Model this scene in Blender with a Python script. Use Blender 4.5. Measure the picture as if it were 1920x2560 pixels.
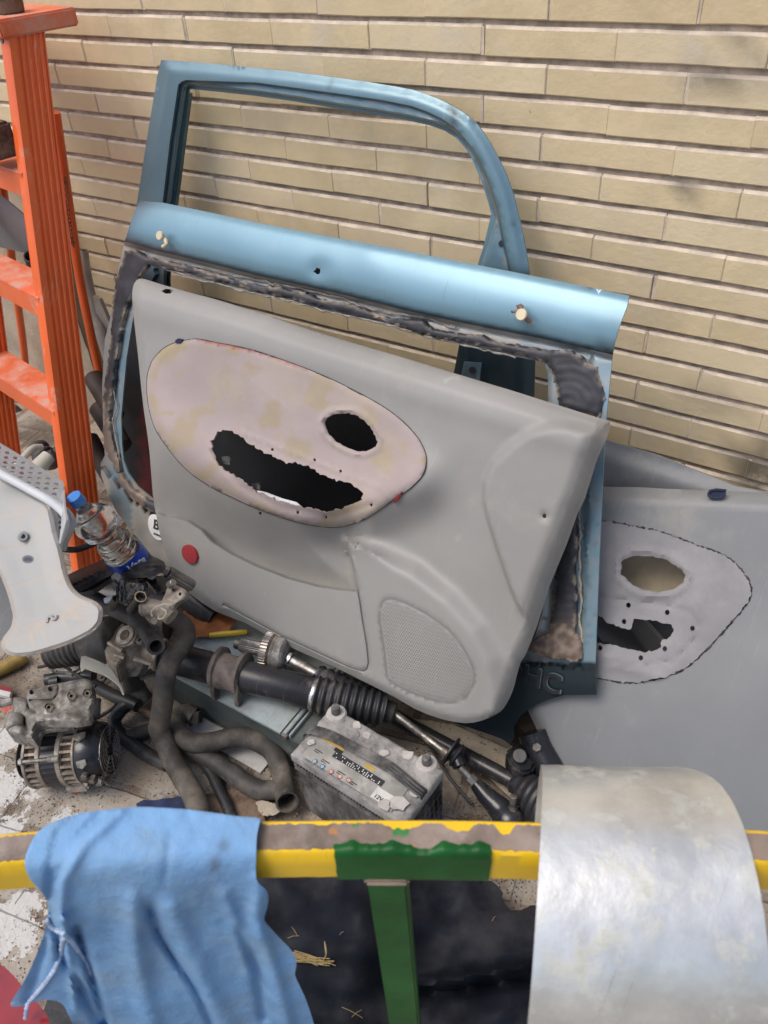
import bpy, bmesh, math, random
import numpy as np
from mathutils import Vector, Matrix, noise
from mathutils.geometry import delaunay_2d_cdt
random.seed(7); rng = np.random.default_rng(5)
S = bpy.context.scene; C = S.collection
for o in list(bpy.data.objects): bpy.data.objects.remove(o)
# ------------------------------------------------------------ camera, world, sun
CX = np.array([.83888822, .30386902, -.45158629])   # world X, Y, Z seen in camera axes (right, down, forward)
CY = np.array([.54091994, -.55778316, .62951057])
CZ = np.array([-.06059847, -.77236104, -.63228653])
H = 1.5; F = 1981.
cam = bpy.data.cameras.new('camera'); co = bpy.data.objects.new('camera', cam); C.objects.link(co)
cam.sensor_fit = 'VERTICAL'; cam.sensor_height = 36; cam.lens = F/2560*36
cam.clip_start = .05; cam.clip_end = 200
rt = Vector((CX[0], CY[0], CZ[0])); dn = Vector((CX[1], CY[1], CZ[1])); fw = Vector((CX[2], CY[2], CZ[2]))
m = Matrix.Identity(4)
for i in range(3): m[i][0] = rt[i]; m[i][1] = -dn[i]; m[i][2] = -fw[i]
m[2][3] = H
co.matrix_world = m; S.camera = co
cam.dof.use_dof = True; cam.dof.focus_distance = 1.75; cam.dof.aperture_fstop = 6.3
S.render.resolution_x = 768; S.render.resolution_y = 1024
SUN_EL, SUN_AZ = math.radians(62), math.radians(215)     # azimuth clockwise from +Y
W = bpy.data.worlds.new('World'); S.world = W; W.use_nodes = True
nt = W.node_tree; bg = nt.nodes['Background']
sky = nt.nodes.new('ShaderNodeTexSky'); sky.sky_type = 'NISHITA'; sky.sun_disc = False
sky.sun_elevation = SUN_EL; sky.sun_rotation = SUN_AZ; sky.air_density = 1.0; sky.dust_density = 3.5; sky.ozone_density = .6
nt.links.new(sky.outputs[0], bg.inputs[0]); bg.inputs[1].default_value = .15
sl = bpy.data.lights.new('sun', 'SUN'); so = bpy.data.objects.new('sun', sl); C.objects.link(so)
sl.energy = 1.3; sl.angle = math.radians(35); sl.color = (1, .955, .89)
sd = Vector((math.sin(SUN_AZ)*math.cos(SUN_EL), math.cos(SUN_AZ)*math.cos(SUN_EL), math.sin(SUN_EL)))
so.rotation_euler = sd.to_track_quat('Z', 'Y').to_euler(); so.location = sd*5
S.view_settings.view_transform = 'Standard'; S.view_settings.look = 'None'
S.view_settings.exposure = .30; S.view_settings.gamma = 1
# ------------------------------------------------------------ geometry helpers
def rays(P):
    P = np.atleast_2d(np.asarray(P, float))
    v = np.stack([P[:, 0]-960, P[:, 1]-1280, np.full(len(P), F)], 1)
    return np.stack([v@CX, v@CY, v@CZ], 1)
O = np.array([0, 0, H])
def AZ(x, y, z): w = rays((x, y))[0]; return Vector(O + w*(z-H)/w[2])          # point at height z
def AY(x, y, yy): w = rays((x, y))[0]; return Vector(O + w*yy/w[1])             # point at distance yy towards the wall
def AD(x, y, d): w = rays((x, y))[0]; return Vector(O + w*d/F)                  # point at depth d
class Plane:
    def __init__(s, p, n):
        s.p = np.array(p, float); n = np.array(n, float); n /= np.linalg.norm(n)
        if n@(O-s.p) < 0: n = -n
        s.n = n
    def at(s, P, h=0.):
        w = rays(P); k = (s.p-O)@s.n + h
        return O + w*(k/(w@s.n))[:, None]
    def pt(s, x, y, h=0.): return Vector(s.at((x, y), h)[0])
def PAB(a, b): return Plane((0, a, 0), (0, 1, -b))                              # y = a + b z
def P3(a, b, c):
    a, b, c = [np.array(AD(*q)) for q in (a, b, c)]
    return Plane(a, np.cross(b-a, c-a))
def PW(a, b, c): return Plane(a, np.cross(np.array(b)-np.array(a), np.array(c)-np.array(a)))
def ss(x, a, b):
    t = np.clip((x-a)/(b-a), 0, 1); return t*t*(3-2*t)
def segd(P, L, closed=False):
    L = np.asarray(L, float); A = L if closed else L[:-1]; B = np.roll(L, -1, 0) if closed else L[1:]
    d = B-A; q = (P[:, None]-A[None]); t = np.clip((q*d).sum(2)/np.maximum((d*d).sum(1), 1e-9), 0, 1)
    r = q-t[..., None]*d[None]; D = np.sqrt((r*r).sum(2)); return D.min(1)
def pip(P, L):
    L = np.asarray(L, float); x, y = P[:, 0:1], P[:, 1:2]; a = L; b = np.roll(L, -1, 0)
    c = ((a[:, 1] > y) != (b[:, 1] > y)) & (x < (b[:, 0]-a[:, 0])*(y-a[:, 1])/(b[:, 1]-a[:, 1]+1e-12)+a[:, 0])
    return c.sum(1) % 2 == 1
def sdf(P, L): d = segd(P, L, True); return np.where(pip(P, L), -d, d)         # negative inside
def side(P, L):                                                                 # signed distance to an open line, + on its left in the picture sense
    L = np.asarray(L, float); A = L[:-1]; B = L[1:]; d = B-A
    q = (P[:, None]-A[None]); t = np.clip((q*d).sum(2)/(d*d).sum(1), 0, 1)
    r = q-t[..., None]*d[None]; D = np.sqrt((r*r).sum(2)); i = D.argmin(1); k = np.arange(len(P))
    s = d[i, 0]*q[k, i, 1]-d[i, 1]*q[k, i, 0]; return D[k, i]*np.sign(s)
def spline(L, closed=False, n=6):
    L = [np.array(p, float) for p in L]; N = len(L); out = []
    for i in range(N if closed else N-1):
        if closed: a, b, c, d = L[i-1], L[i], L[(i+1) % N], L[(i+2) % N]
        else: a, b, c, d = L[max(i-1, 0)], L[i], L[i+1], L[min(i+2, N-1)]
        for k in range(n):
            t = k/n; out.append(.5*((2*b)+(-a+c)*t+(2*a-5*b+4*c-d)*t*t+(-a+3*b-3*c+d)*t**3))
    if not closed: out.append(L[-1])
    return np.array(out)
def dens(L, step, closed=True, jit=0.):
    L = np.asarray(L, float); out = []
    for i in range(len(L) if closed else len(L)-1):
        a = L[i]; b = L[(i+1) % len(L)]; n = max(1, int(math.ceil(np.linalg.norm(b-a)/step)))
        for k in range(n): out.append(a+(b-a)*k/n)
    if not closed: out.append(L[-1])
    out = np.array(out)
    if jit: out = out+rng.normal(0, jit, out.shape)
    return out
def circ(x, y, rx, ry=None, n=14, rot=0., jit=0.):
    ry = ry or rx; r = []
    for k in range(n):
        a = 2*math.pi*k/n; j = 1+rng.normal(0, jit) if jit else 1
        u, v = rx*j*math.cos(a), ry*j*math.sin(a); r.append((x+u*math.cos(rot)-v*math.sin(rot), y+u*math.sin(rot)+v*math.cos(rot)))
    return np.array(r)
def par(L, d, closed=False):                                                      # line parallel to L at signed distance d (same sign as side)
    L = dens(L, 14, closed); T = (np.roll(L, -1, 0)-np.roll(L, 1, 0)) if closed else np.gradient(L, axis=0)
    T = T/np.maximum(np.linalg.norm(T, axis=1), 1e-9)[:, None]; q = L+np.stack([-T[:, 1], T[:, 0]], 1)*d
    return np.vstack([q, q[:1]]) if closed else q
def inset(L, d):
    q = par(L, d, True); return q if pip(q, np.asarray(L, float)).mean() > .5 else par(L, -d, True)
def npn(P, s, seed=0.):                                                         # cheap smooth noise on picture points
    return np.array([noise.noise(Vector((p[0]*s, p[1]*s, seed))) for p in P])
# ------------------------------------------------------------ materials
MATS = {}
def mat(name, col, rough=.5, metal=0., var=.12, vs=9., dust=None, da=.5, ds=14., dup=False, bump=0., bs=80., m1=None, m2=None, m3=None, spec=.5, coat=0., trans=0., fleck=None, fs=120., ft=.72, alpha=None, ani=None, scr=None, sa=.5):
    M = bpy.data.materials.new(name); M.use_nodes = True; t = M.node_tree; N = t.nodes; L = t.links
    b = N['Principled BSDF']; tc = N.new('ShaderNodeTexCoord')
    def nz(sc, det=5, r=.6):
        n = N.new('ShaderNodeTexNoise'); n.inputs['Scale'].default_value = sc; n.inputs['Detail'].default_value = det; n.inputs['Roughness'].default_value = r
        src = tc.outputs['Object']
        if ani:
            mp = N.new('ShaderNodeMapping'); mp.inputs['Scale'].default_value = ani; L.new(src, mp.inputs[0]); src = mp.outputs[0]
        L.new(src, n.inputs['Vector']); return n.outputs['Fac']
    def rng_(f, a, b_, c=0., d=1.):
        r = N.new('ShaderNodeMapRange'); r.inputs[1].default_value = a; r.inputs[2].default_value = b_; r.inputs[3].default_value = c; r.inputs[4].default_value = d
        r.interpolation_type = 'SMOOTHSTEP'; L.new(f, r.inputs[0]); return r.outputs[0]
    def mix(f, a, c):
        x = N.new('ShaderNodeMix'); x.data_type = 'RGBA'
        if hasattr(f, 'node'): L.new(f, x.inputs[0])
        else: x.inputs[0].default_value = f
        for k, v in ((6, a), (7, c)):
            if hasattr(v, 'node'): L.new(v, x.inputs[k])
            else: x.inputs[k].default_value = (*v, 1)
        return x.outputs[2]
    def mul(a, c):
        x = N.new('ShaderNodeMath'); x.operation = 'MULTIPLY'; L.new(a, x.inputs[0])
        if hasattr(c, 'node'): L.new(c, x.inputs[1])
        else: x.inputs[1].default_value = c
        return x.outputs[0]
    lo = tuple(c*(1-var*1.6) for c in col); hi = tuple(min(1, c*(1+var*1.3)) for c in col)
    c = mix(rng_(nz(vs), .32, .68), lo, hi)
    rr = None
    if fleck: c = mix(rng_(nz(fs, 2), ft, ft+.04), c, fleck)
    for k, mc in enumerate((m1, m2, m3)):
        if mc:
            a = N.new('ShaderNodeAttribute'); a.attribute_name = 'm%d' % (k+1); c = mix(a.outputs['Fac'], c, mc)
    if dust:
        f = rng_(nz(ds, 8, .7), .62-da*.45, .75)
        if dup:
            g = N.new('ShaderNodeNewGeometry'); sx = N.new('ShaderNodeSeparateXYZ'); L.new(g.outputs['Normal'], sx.inputs[0])
            f = mul(f, rng_(sx.outputs[2], -.1, .8, .25, 1))
        c = mix(f, c, dust)
        if metal:
            L.new(rng_(f, 0, 1, metal, metal*.15), b.inputs['Metallic'])
        L.new(rng_(f, 0, 1, rough, max(rough, .85)), b.inputs['Roughness']); rr = 1
    if scr:                                                             # fine scratches in three directions, in worn areas only
        for k, (rx, rz) in enumerate(((.5, .35), (-.9, 1.4), (.2, 2.4))):
            mp = N.new('ShaderNodeMapping'); mp.inputs['Rotation'].default_value = (rx, .3*k, rz); mp.inputs['Scale'].default_value = (420, 7, 7); L.new(tc.outputs['Object'], mp.inputs[0])
            n = N.new('ShaderNodeTexNoise'); n.inputs['Scale'].default_value = 1; n.inputs['Detail'].default_value = 1; L.new(mp.outputs[0], n.inputs['Vector'])
            c = mix(mul(mul(rng_(n.outputs['Fac'], .70, .76), rng_(nz(6+3*k, 3), .48, .60)), sa), c, scr)
    L.new(c, b.inputs['Base Color'])
    if not (dust and metal): b.inputs['Metallic'].default_value = metal
    if not rr:
        L.new(rng_(nz(vs*2.3), .3, .7, max(.04, rough-.07), min(1, rough+.07)), b.inputs['Roughness'])
    b.inputs['Specular IOR Level'].default_value = spec; b.inputs['Coat Weight'].default_value = coat; b.inputs['Coat Roughness'].default_value = .15
    b.inputs['Transmission Weight'].default_value = trans
    if alpha is not None: b.inputs['Alpha'].default_value = alpha
    if bump:
        u = N.new('ShaderNodeBump'); u.inputs['Strength'].default_value = 1; u.inputs['Distance'].default_value = bump
        L.new(nz(bs, 6, .65), u.inputs['Height']); L.new(u.outputs[0], b.inputs['Normal'])
    MATS[name] = M; return M
DUST = (.42, .37, .31)
mat('brick', (.70, .565, .35), .85, var=.07, vs=8, bump=.0014, bs=60, dust=(.66, .57, .44), da=.24, ds=7, fleck=(.34, .26, .17), fs=46, ft=.75, m1=(.78, .65, .44), m2=(.62, .48, .27), m3=(.085, .075, .062))
mat('brick_edge', (.64, .54, .43), .9, var=.12, vs=22, bump=.001, bs=120, dust=(.42, .33, .24), da=.2, m3=(.10, .09, .08))
mat('mortar', (.40, .32, .25), .95, var=.2, vs=30, bump=.002, bs=90, dust=(.44, .36, .28), da=.16)
mat('stucco', (.40, .33, .245), .95, var=.14, vs=5, bump=.003, bs=90)
mat('orange', (.80, .135, .028), .33, var=.06, vs=5, dust=(.60, .42, .33), da=.02, ds=7, coat=.25, bump=.0003, bs=30, scr=(.75, .42, .30), sa=.4)
mat('orange_dusty', (.74, .14, .045), .45, var=.1, vs=5, dust=(.52, .36, .29), da=.5, ds=10, bump=.0006, bs=50)
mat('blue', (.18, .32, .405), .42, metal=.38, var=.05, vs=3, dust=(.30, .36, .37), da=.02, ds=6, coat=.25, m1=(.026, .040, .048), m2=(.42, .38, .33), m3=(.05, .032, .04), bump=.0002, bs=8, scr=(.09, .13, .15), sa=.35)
mat('blue_shaded', (.145, .245, .30), .42, metal=.38, var=.05, vs=3, dust=(.30, .36, .37), da=.02, ds=6, coat=.25, m1=(.026, .040, .048), m2=(.42, .38, .33), m3=(.05, .032, .04), bump=.0002, bs=8, scr=(.09, .13, .15), sa=.35)  # same paint as blue, with the rear frame's shade put into its colour
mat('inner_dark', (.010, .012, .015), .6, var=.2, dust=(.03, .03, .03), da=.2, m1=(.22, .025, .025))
mat('blue_dark', (.035, .062, .078), .45, metal=.2, var=.15, dust=(.13, .15, .15), da=.18, m1=(.28, .03, .03), m2=(.2, .2, .2))
mat('flange', (.16, .25, .28), .5, metal=.2, var=.18, vs=14, dust=(.50, .46, .41), da=.30, ds=12, bump=.0006, bs=70, m1=(.44, .40, .35))
mat('sealant', (.034, .034, .040), .5, var=.3, vs=14, dust=(.11, .10, .095), da=.08, ds=7, bump=.0008, bs=36, m1=(.16, .12, .095), m2=(.40, .31, .23))
mat('grey_plastic', (.285, .277, .262), .52, var=.05, vs=2.5, dust=(.35, .325, .29), da=.2, ds=4, bump=.00025, bs=700, fleck=(.45, .43, .40), fs=60, ft=.79, m1=(.40, .38, .35), m2=(.13, .125, .12), scr=(.42, .40, .37), sa=.45)
mat('grey_plastic_cool', (.205, .213, .220), .5, var=.06, vs=2.5, dust=(.30, .29, .27), da=.22, ds=4, bump=.0003, bs=600, fleck=(.40, .39, .37), fs=60, ft=.79, scr=(.38, .37, .35), sa=.4)
mat('grille', (.33, .32, .30), .6, var=.04)
mat('grille_lit', (.40, .39, .37), .6, var=.04)
mat('pink_backing', (.37, .305, .29), .85, var=.05, vs=6, dust=(.40, .335, .25), da=.3, ds=5, bump=.0006, bs=90, m1=(.345, .28, .18), m2=(.33, .11, .10), m3=(.05, .05, .11), fleck=(.25, .2, .16), fs=90, ft=.80)
mat('seal_edge', (.26, .235, .21), .85, var=.3, vs=40)
mat('channel', (.085, .14, .155), .45, metal=.2, var=.2, dust=(.25, .25, .22), da=.2)
mat('tan_inner', (.50, .42, .30), .8, var=.1, dust=(.3, .25, .18), da=.3)
mat('grey_backing', (.255, .252, .262), .85, var=.08, vs=7, dust=(.33, .31, .30), da=.3, ds=7, bump=.0008, bs=90, fleck=(.2, .18, .16), fs=70, ft=.78)
mat('torn_edge', (.05, .045, .045), .9, var=.5, vs=50, dust=(.42, .39, .33), da=.15, ds=45, bump=.002, bs=150)
mat('black_plastic', (.022, .022, .024), .42, var=.3, dust=(.16, .145, .125), da=.35, ds=12, bump=.0008, bs=60)
mat('black_gloss', (.016, .017, .021), .22, var=.3, dust=(.10, .09, .08), da=.25, ds=16, bump=.0008, bs=40)
mat('black_sheet', (.009, .011, .018), .6, spec=.2, var=.3, dust=(.06, .056, .054), da=.42, ds=4, bump=.0012, bs=22)
mat('rubber', (.045, .042, .039), .6, var=.22, vs=14, dust=(.155, .135, .11), da=.36, ds=16, bump=.0007, bs=120)
mat('rubber_brown', (.062, .054, .046), .66, var=.25, vs=12, dust=(.19, .165, .13), da=.42, ds=14, bump=.0008, bs=110)
mat('bush', (.14, .115, .10), .7, var=.3, vs=25, dust=(.26, .22, .18), da=.4, ds=22, bump=.0015, bs=90)
mat('rubber_black', (.022, .022, .025), .45, var=.2, dust=(.11, .10, .09), da=.2, ds=16, bump=.0005, bs=100)
mat('tube_paint', (.022, .022, .025), .33, var=.15, dust=(.15, .13, .12), da=.16, ds=20, bump=.0004, bs=90, fleck=(.32, .30, .28), fs=38, ft=.79, scr=(.22, .21, .20), sa=.5)
mat('alloy', (.44, .395, .34), .48, metal=.55, var=.3, vs=24, dust=(.17, .125, .085), da=.72, ds=22, bump=.0012, bs=120)
mat('alloy_grey', (.33, .315, .29), .55, metal=.5, var=.35, vs=30, dust=(.11, .095, .075), da=.62, ds=25, bump=.0015, bs=120)
mat('steel_dirty', (.33, .31, .29), .38, metal=.85, var=.25, vs=25, dust=(.13, .10, .075), da=.45, ds=30, bump=.0008, bs=150)
mat('steel_bright', (.60, .58, .55), .2, metal=1., var=.2, vs=30)
mat('rust', (.17, .115, .08), .7, metal=.2, var=.4, vs=30, dust=(.07, .055, .045), da=.3, ds=30, bump=.0012, bs=120)
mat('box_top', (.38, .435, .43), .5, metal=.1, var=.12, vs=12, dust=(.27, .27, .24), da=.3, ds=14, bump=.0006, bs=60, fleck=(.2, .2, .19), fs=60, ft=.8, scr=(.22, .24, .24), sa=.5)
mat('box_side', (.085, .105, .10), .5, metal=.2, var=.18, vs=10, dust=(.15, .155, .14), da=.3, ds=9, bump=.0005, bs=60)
mat('leather', (.34, .115, .03), .75, var=.25, vs=14, dust=(.13, .06, .035), da=.25, bump=.001, bs=60)
mat('yellow_plastic', (.72, .50, .03), .4, var=.15, dust=(.4, .3, .1), da=.25)
mat('battery_top', (.05, .05, .056), .6, var=.3, vs=20, dust=(.42, .405, .385), da=.92, ds=17, bump=.0018, bs=130)
mat('battery_post_base', (.36, .34, .32), .8, var=.15, vs=25, dust=(.52, .49, .46), da=.8, ds=30, bump=.0018, bs=130)
mat('battery_case', (.018, .018, .021), .4, var=.3, dust=(.30, .285, .27), da=.62, ds=14, bump=.0008, bs=60, ani=(1, 1, .5))
mat('battery_label', (.27, .265, .24), .55, var=.12, vs=20, dust=(.46, .44, .41), da=.45, ds=25)
mat('paper', (.55, .54, .52), .6, var=.08, dust=(.40, .38, .35), da=.3, ds=30)
mat('hole_grey', (.17, .165, .155), .7); mat('ink_black', (.02, .02, .025), .5); mat('ink_gold', (.55, .36, .06), .5, dust=(.42, .38, .3), da=.3, ds=40)
mat('ink_blue', (.06, .16, .30), .5, dust=(.4, .38, .36), da=.3, ds=60); mat('ink_red', (.36, .09, .08), .5, dust=(.4, .38, .36), da=.35, ds=60); mat('ink_white', (.75, .75, .73), .5)
mat('lead', (.20, .19, .19), .55, metal=.6, var=.3, vs=60, dust=(.33, .31, .3), da=.3, ds=60)
mat('cream', (.68, .58, .40), .5, var=.08, dust=(.5, .42, .3), da=.2, ds=40)
mat('white_plastic', (.72, .73, .74), .35, var=.05, dust=(.5, .48, .44), da=.08, ds=12)
mat('basket', (.47, .485, .50), .4, var=.05, dust=(.42, .40, .38), da=.2, ds=12, bump=.0003, bs=60)
mat('trim', (.36, .357, .342), .5, var=.04, vs=4, dust=(.42, .35, .27), da=.2, ds=8, bump=.0003, bs=80, m1=(.44, .34, .24), m2=(.03, .033, .055))
mat('shell', (.60, .60, .53), .55, var=.08, dust=(.36, .32, .25), da=.25, ds=20, bump=.0005, bs=60)
mat('bottle_plastic', (.93, .95, .96), .06, var=.0, trans=1., bump=.0009, bs=35)
MATS['bottle_plastic'].node_tree.nodes['Principled BSDF'].inputs['IOR'].default_value = 1.33
mat('cap_blue', (.05, .20, .55), .3, var=.08); mat('label_blue', (.012, .06, .40), .3, var=.1, m1=(.55, .62, .60))
mat('red_lens', (.30, .022, .028), .35, var=.08, dust=(.4, .2, .18), da=.1)
mat('ochre', (.33, .22, .05), .5, var=.3, dust=(.2, .14, .08), da=.4)
mat('red_paint', (.27, .010, .014), .25, var=.15, coat=.4, dust=(.25, .08, .08), da=.15, ds=6)
mat('rail_yellow', (.83, .52, .012), .38, var=.06, vs=6, dust=(.55, .36, .08), da=.03, ds=10, coat=.2, bump=.0005, bs=40, scr=(.45, .28, .08), sa=.5)
mat('rail_worn', (.215, .165, .13), .62, metal=.2, var=.25, vs=18, dust=(.33, .27, .235), da=.4, ds=16, bump=.001, bs=60, m1=(.83, .52, .012), m2=(.03, .20, .045), fleck=(.42, .2, .08), fs=28, ft=.63)
mat('green', (.008, .095, .017), .42, var=.2, vs=8, spec=.25, dust=(.04, .085, .035), da=.1, fleck=(.55, .38, .03), fs=45, ft=.80, bump=.0008, bs=45)
mat('cloth', (.185, .35, .58), .9, var=.06, vs=12, dust=(.24, .345, .45), da=.45, ds=9, bump=.0045, bs=26, m1=(.11, .135, .18), spec=.15)
mat('cloth_seam', (.42, .52, .68), .9, var=.15, vs=80, bump=.001, bs=200)
mat('galvanised', (.70, .70, .665), .34, metal=.62, var=.12, vs=9, dust=(.42, .425, .36), da=.36, ds=22, bump=.0012, bs=22, m1=(.33, .34, .36), fleck=(.40, .33, .24), fs=20, ft=.73, scr=(.42, .42, .40), sa=.6)
mat('straw', (.45, .33, .14), .7, var=.2)
mat('navy', (.02, .03, .085), .8, var=.3, bump=.001, bs=80)
mat('stone', (.42, .36, .28), .85, var=.15, vs=20, dust=(.25, .2, .14), da=.3, ds=20, bump=.002, bs=80, fleck=(.13, .1, .07), fs=110, ft=.64)
mat('cream_tube', (.50, .46, .38), .5, var=.12, dust=(.33, .29, .23), da=.3, ds=16)
mat('conduit', (.36, .33, .28), .55, var=.1, dust=(.27, .23, .18), da=.4, ds=10)
mat('dark_scrap', (.05, .035, .03), .7, var=.3, dust=(.11, .085, .07), da=.3)
mat('scratch', (.50, .48, .45), .8, var=.2)
# floor: worn stone slabs with brown joints, pits, spilled white paint
def floor_material():
    M = bpy.data.materials.new('paving'); M.use_nodes = True; t = M.node_tree; N = t.nodes; L = t.links; b = N['Principled BSDF']
    tc = N.new('ShaderNodeTexCoord')
    mp = N.new('ShaderNodeMapping'); mp.inputs['Rotation'].default_value = (0, 0, math.radians(-14)); mp.inputs['Location'].default_value = (.06, .03, 0)
    L.new(tc.outputs['Object'], mp.inputs[0])
    def nz(sc, det=5, r=.6, src=None):
        n = N.new('ShaderNodeTexNoise'); n.inputs['Scale'].default_value = sc; n.inputs['Detail'].default_value = det; n.inputs['Roughness'].default_value = r
        L.new(src or tc.outputs['Object'], n.inputs['Vector']); return n
    def mr(f, a, c, d=0., e=1.):
        r = N.new('ShaderNodeMapRange'); r.interpolation_type = 'SMOOTHSTEP'
        for k, v in enumerate((a, c, d, e)): r.inputs[k+1].default_value = v
        L.new(f, r.inputs[0]); return r.outputs[0]
    def mix(f, a, c):
        x = N.new('ShaderNodeMix'); x.data_type = 'RGBA'; L.new(f, x.inputs[0])
        for k, v in ((6, a), (7, c)):
            if hasattr(v, 'node'): L.new(v, x.inputs[k])
            else: x.inputs[k].default_value = (*v, 1)
        return x.outputs[2]
    def mth(op, a, c):
        x = N.new('ShaderNodeMath'); x.operation = op
        for k, v in enumerate((a, c)):
            if hasattr(v, 'node'): L.new(v, x.inputs[k])
            else: x.inputs[k].default_value = v
        return x.outputs[0]
    warp = nz(6, 3); va = N.new('ShaderNodeVectorMath'); va.operation = 'MULTIPLY_ADD'
    L.new(warp.outputs['Color'], va.inputs[0]); va.inputs[1].default_value = (.025, .025, 0); L.new(mp.outputs[0], va.inputs[2])
    br = N.new('ShaderNodeTexBrick'); br.inputs['Scale'].default_value = 1; br.inputs['Brick Width'].default_value = .30; br.inputs['Row Height'].default_value = .145
    br.inputs['Mortar Size'].default_value = .011; br.inputs['Mortar Smooth'].default_value = .4; L.new(va.outputs[0], br.inputs[0])
    br.inputs['Color1'].default_value = (.36, .31, .25, 1); br.inputs['Color2'].default_value = (.27, .215, .155, 1); br.inputs['Mortar'].default_value = (.17, .12, .08, 1)
    c = mix(mr(nz(9, 8, .7).outputs['Fac'], .35, .7), br.outputs['Color'], (.36, .33, .29))
    pits = N.new('ShaderNodeTexVoronoi'); pits.inputs['Scale'].default_value = 150; L.new(tc.outputs['Object'], pits.inputs[0])
    pf = mth('MULTIPLY', mr(pits.outputs['Distance'], .10, .30, 1, 0), mr(nz(11, 4).outputs['Fac'], .42, .58))
    c = mix(pf, c, (.10, .085, .07))
    c = mix(mr(nz(3.5, 6, .7).outputs['Fac'], .46, .66), c, (.12, .092, .068)); c = mix(mr(nz(14, 8, .75).outputs['Fac'], .55, .66), c, (.20, .155, .11))
    def blob(cx, cy, r, sc=11., a=.12):
        sp = N.new('ShaderNodeVectorMath'); sp.operation = 'DISTANCE'; L.new(tc.outputs['Object'], sp.inputs[0]); sp.inputs[1].default_value = (cx, cy, 0)
        q = mth('ADD', sp.outputs['Value'], mth('MULTIPLY', mth('SUBTRACT', nz(sc, 9, .75).outputs['Fac'], .5), a*4))
        return mr(q, r, r*.86, 0, 1)
    for (x, y, r) in ((30, 1960, .06), (20, 1850, .04), (140, 2050, .035), (40, 2330, .06), (10, 2080, .045)):
        p = AZ(x, y, 0); c = mix(blob(p.x, p.y, r), c, (.52, .51, .485))
    for (x, y, r) in ((195, 1975, .012), (30, 1760, .02)):
        p = AZ(x, y, 0); c = mix(blob(p.x, p.y, r, 20, .02), c, (.45, .12, .09))
    L.new(c, b.inputs['Base Color']); b.inputs['Roughness'].default_value = .82
    bp = N.new('ShaderNodeBump'); bp.inputs['Distance'].default_value = .004
    hh = mth('SUBTRACT', mth('SUBTRACT', nz(60, 6).outputs['Fac'], mth('MULTIPLY', pf, 1.0)), mth('MULTIPLY', br.outputs['Fac'], .9))
    L.new(hh, bp.inputs['Height']); L.new(bp.outputs[0], b.inputs['Normal']); MATS['paving'] = M
floor_material()
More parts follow.
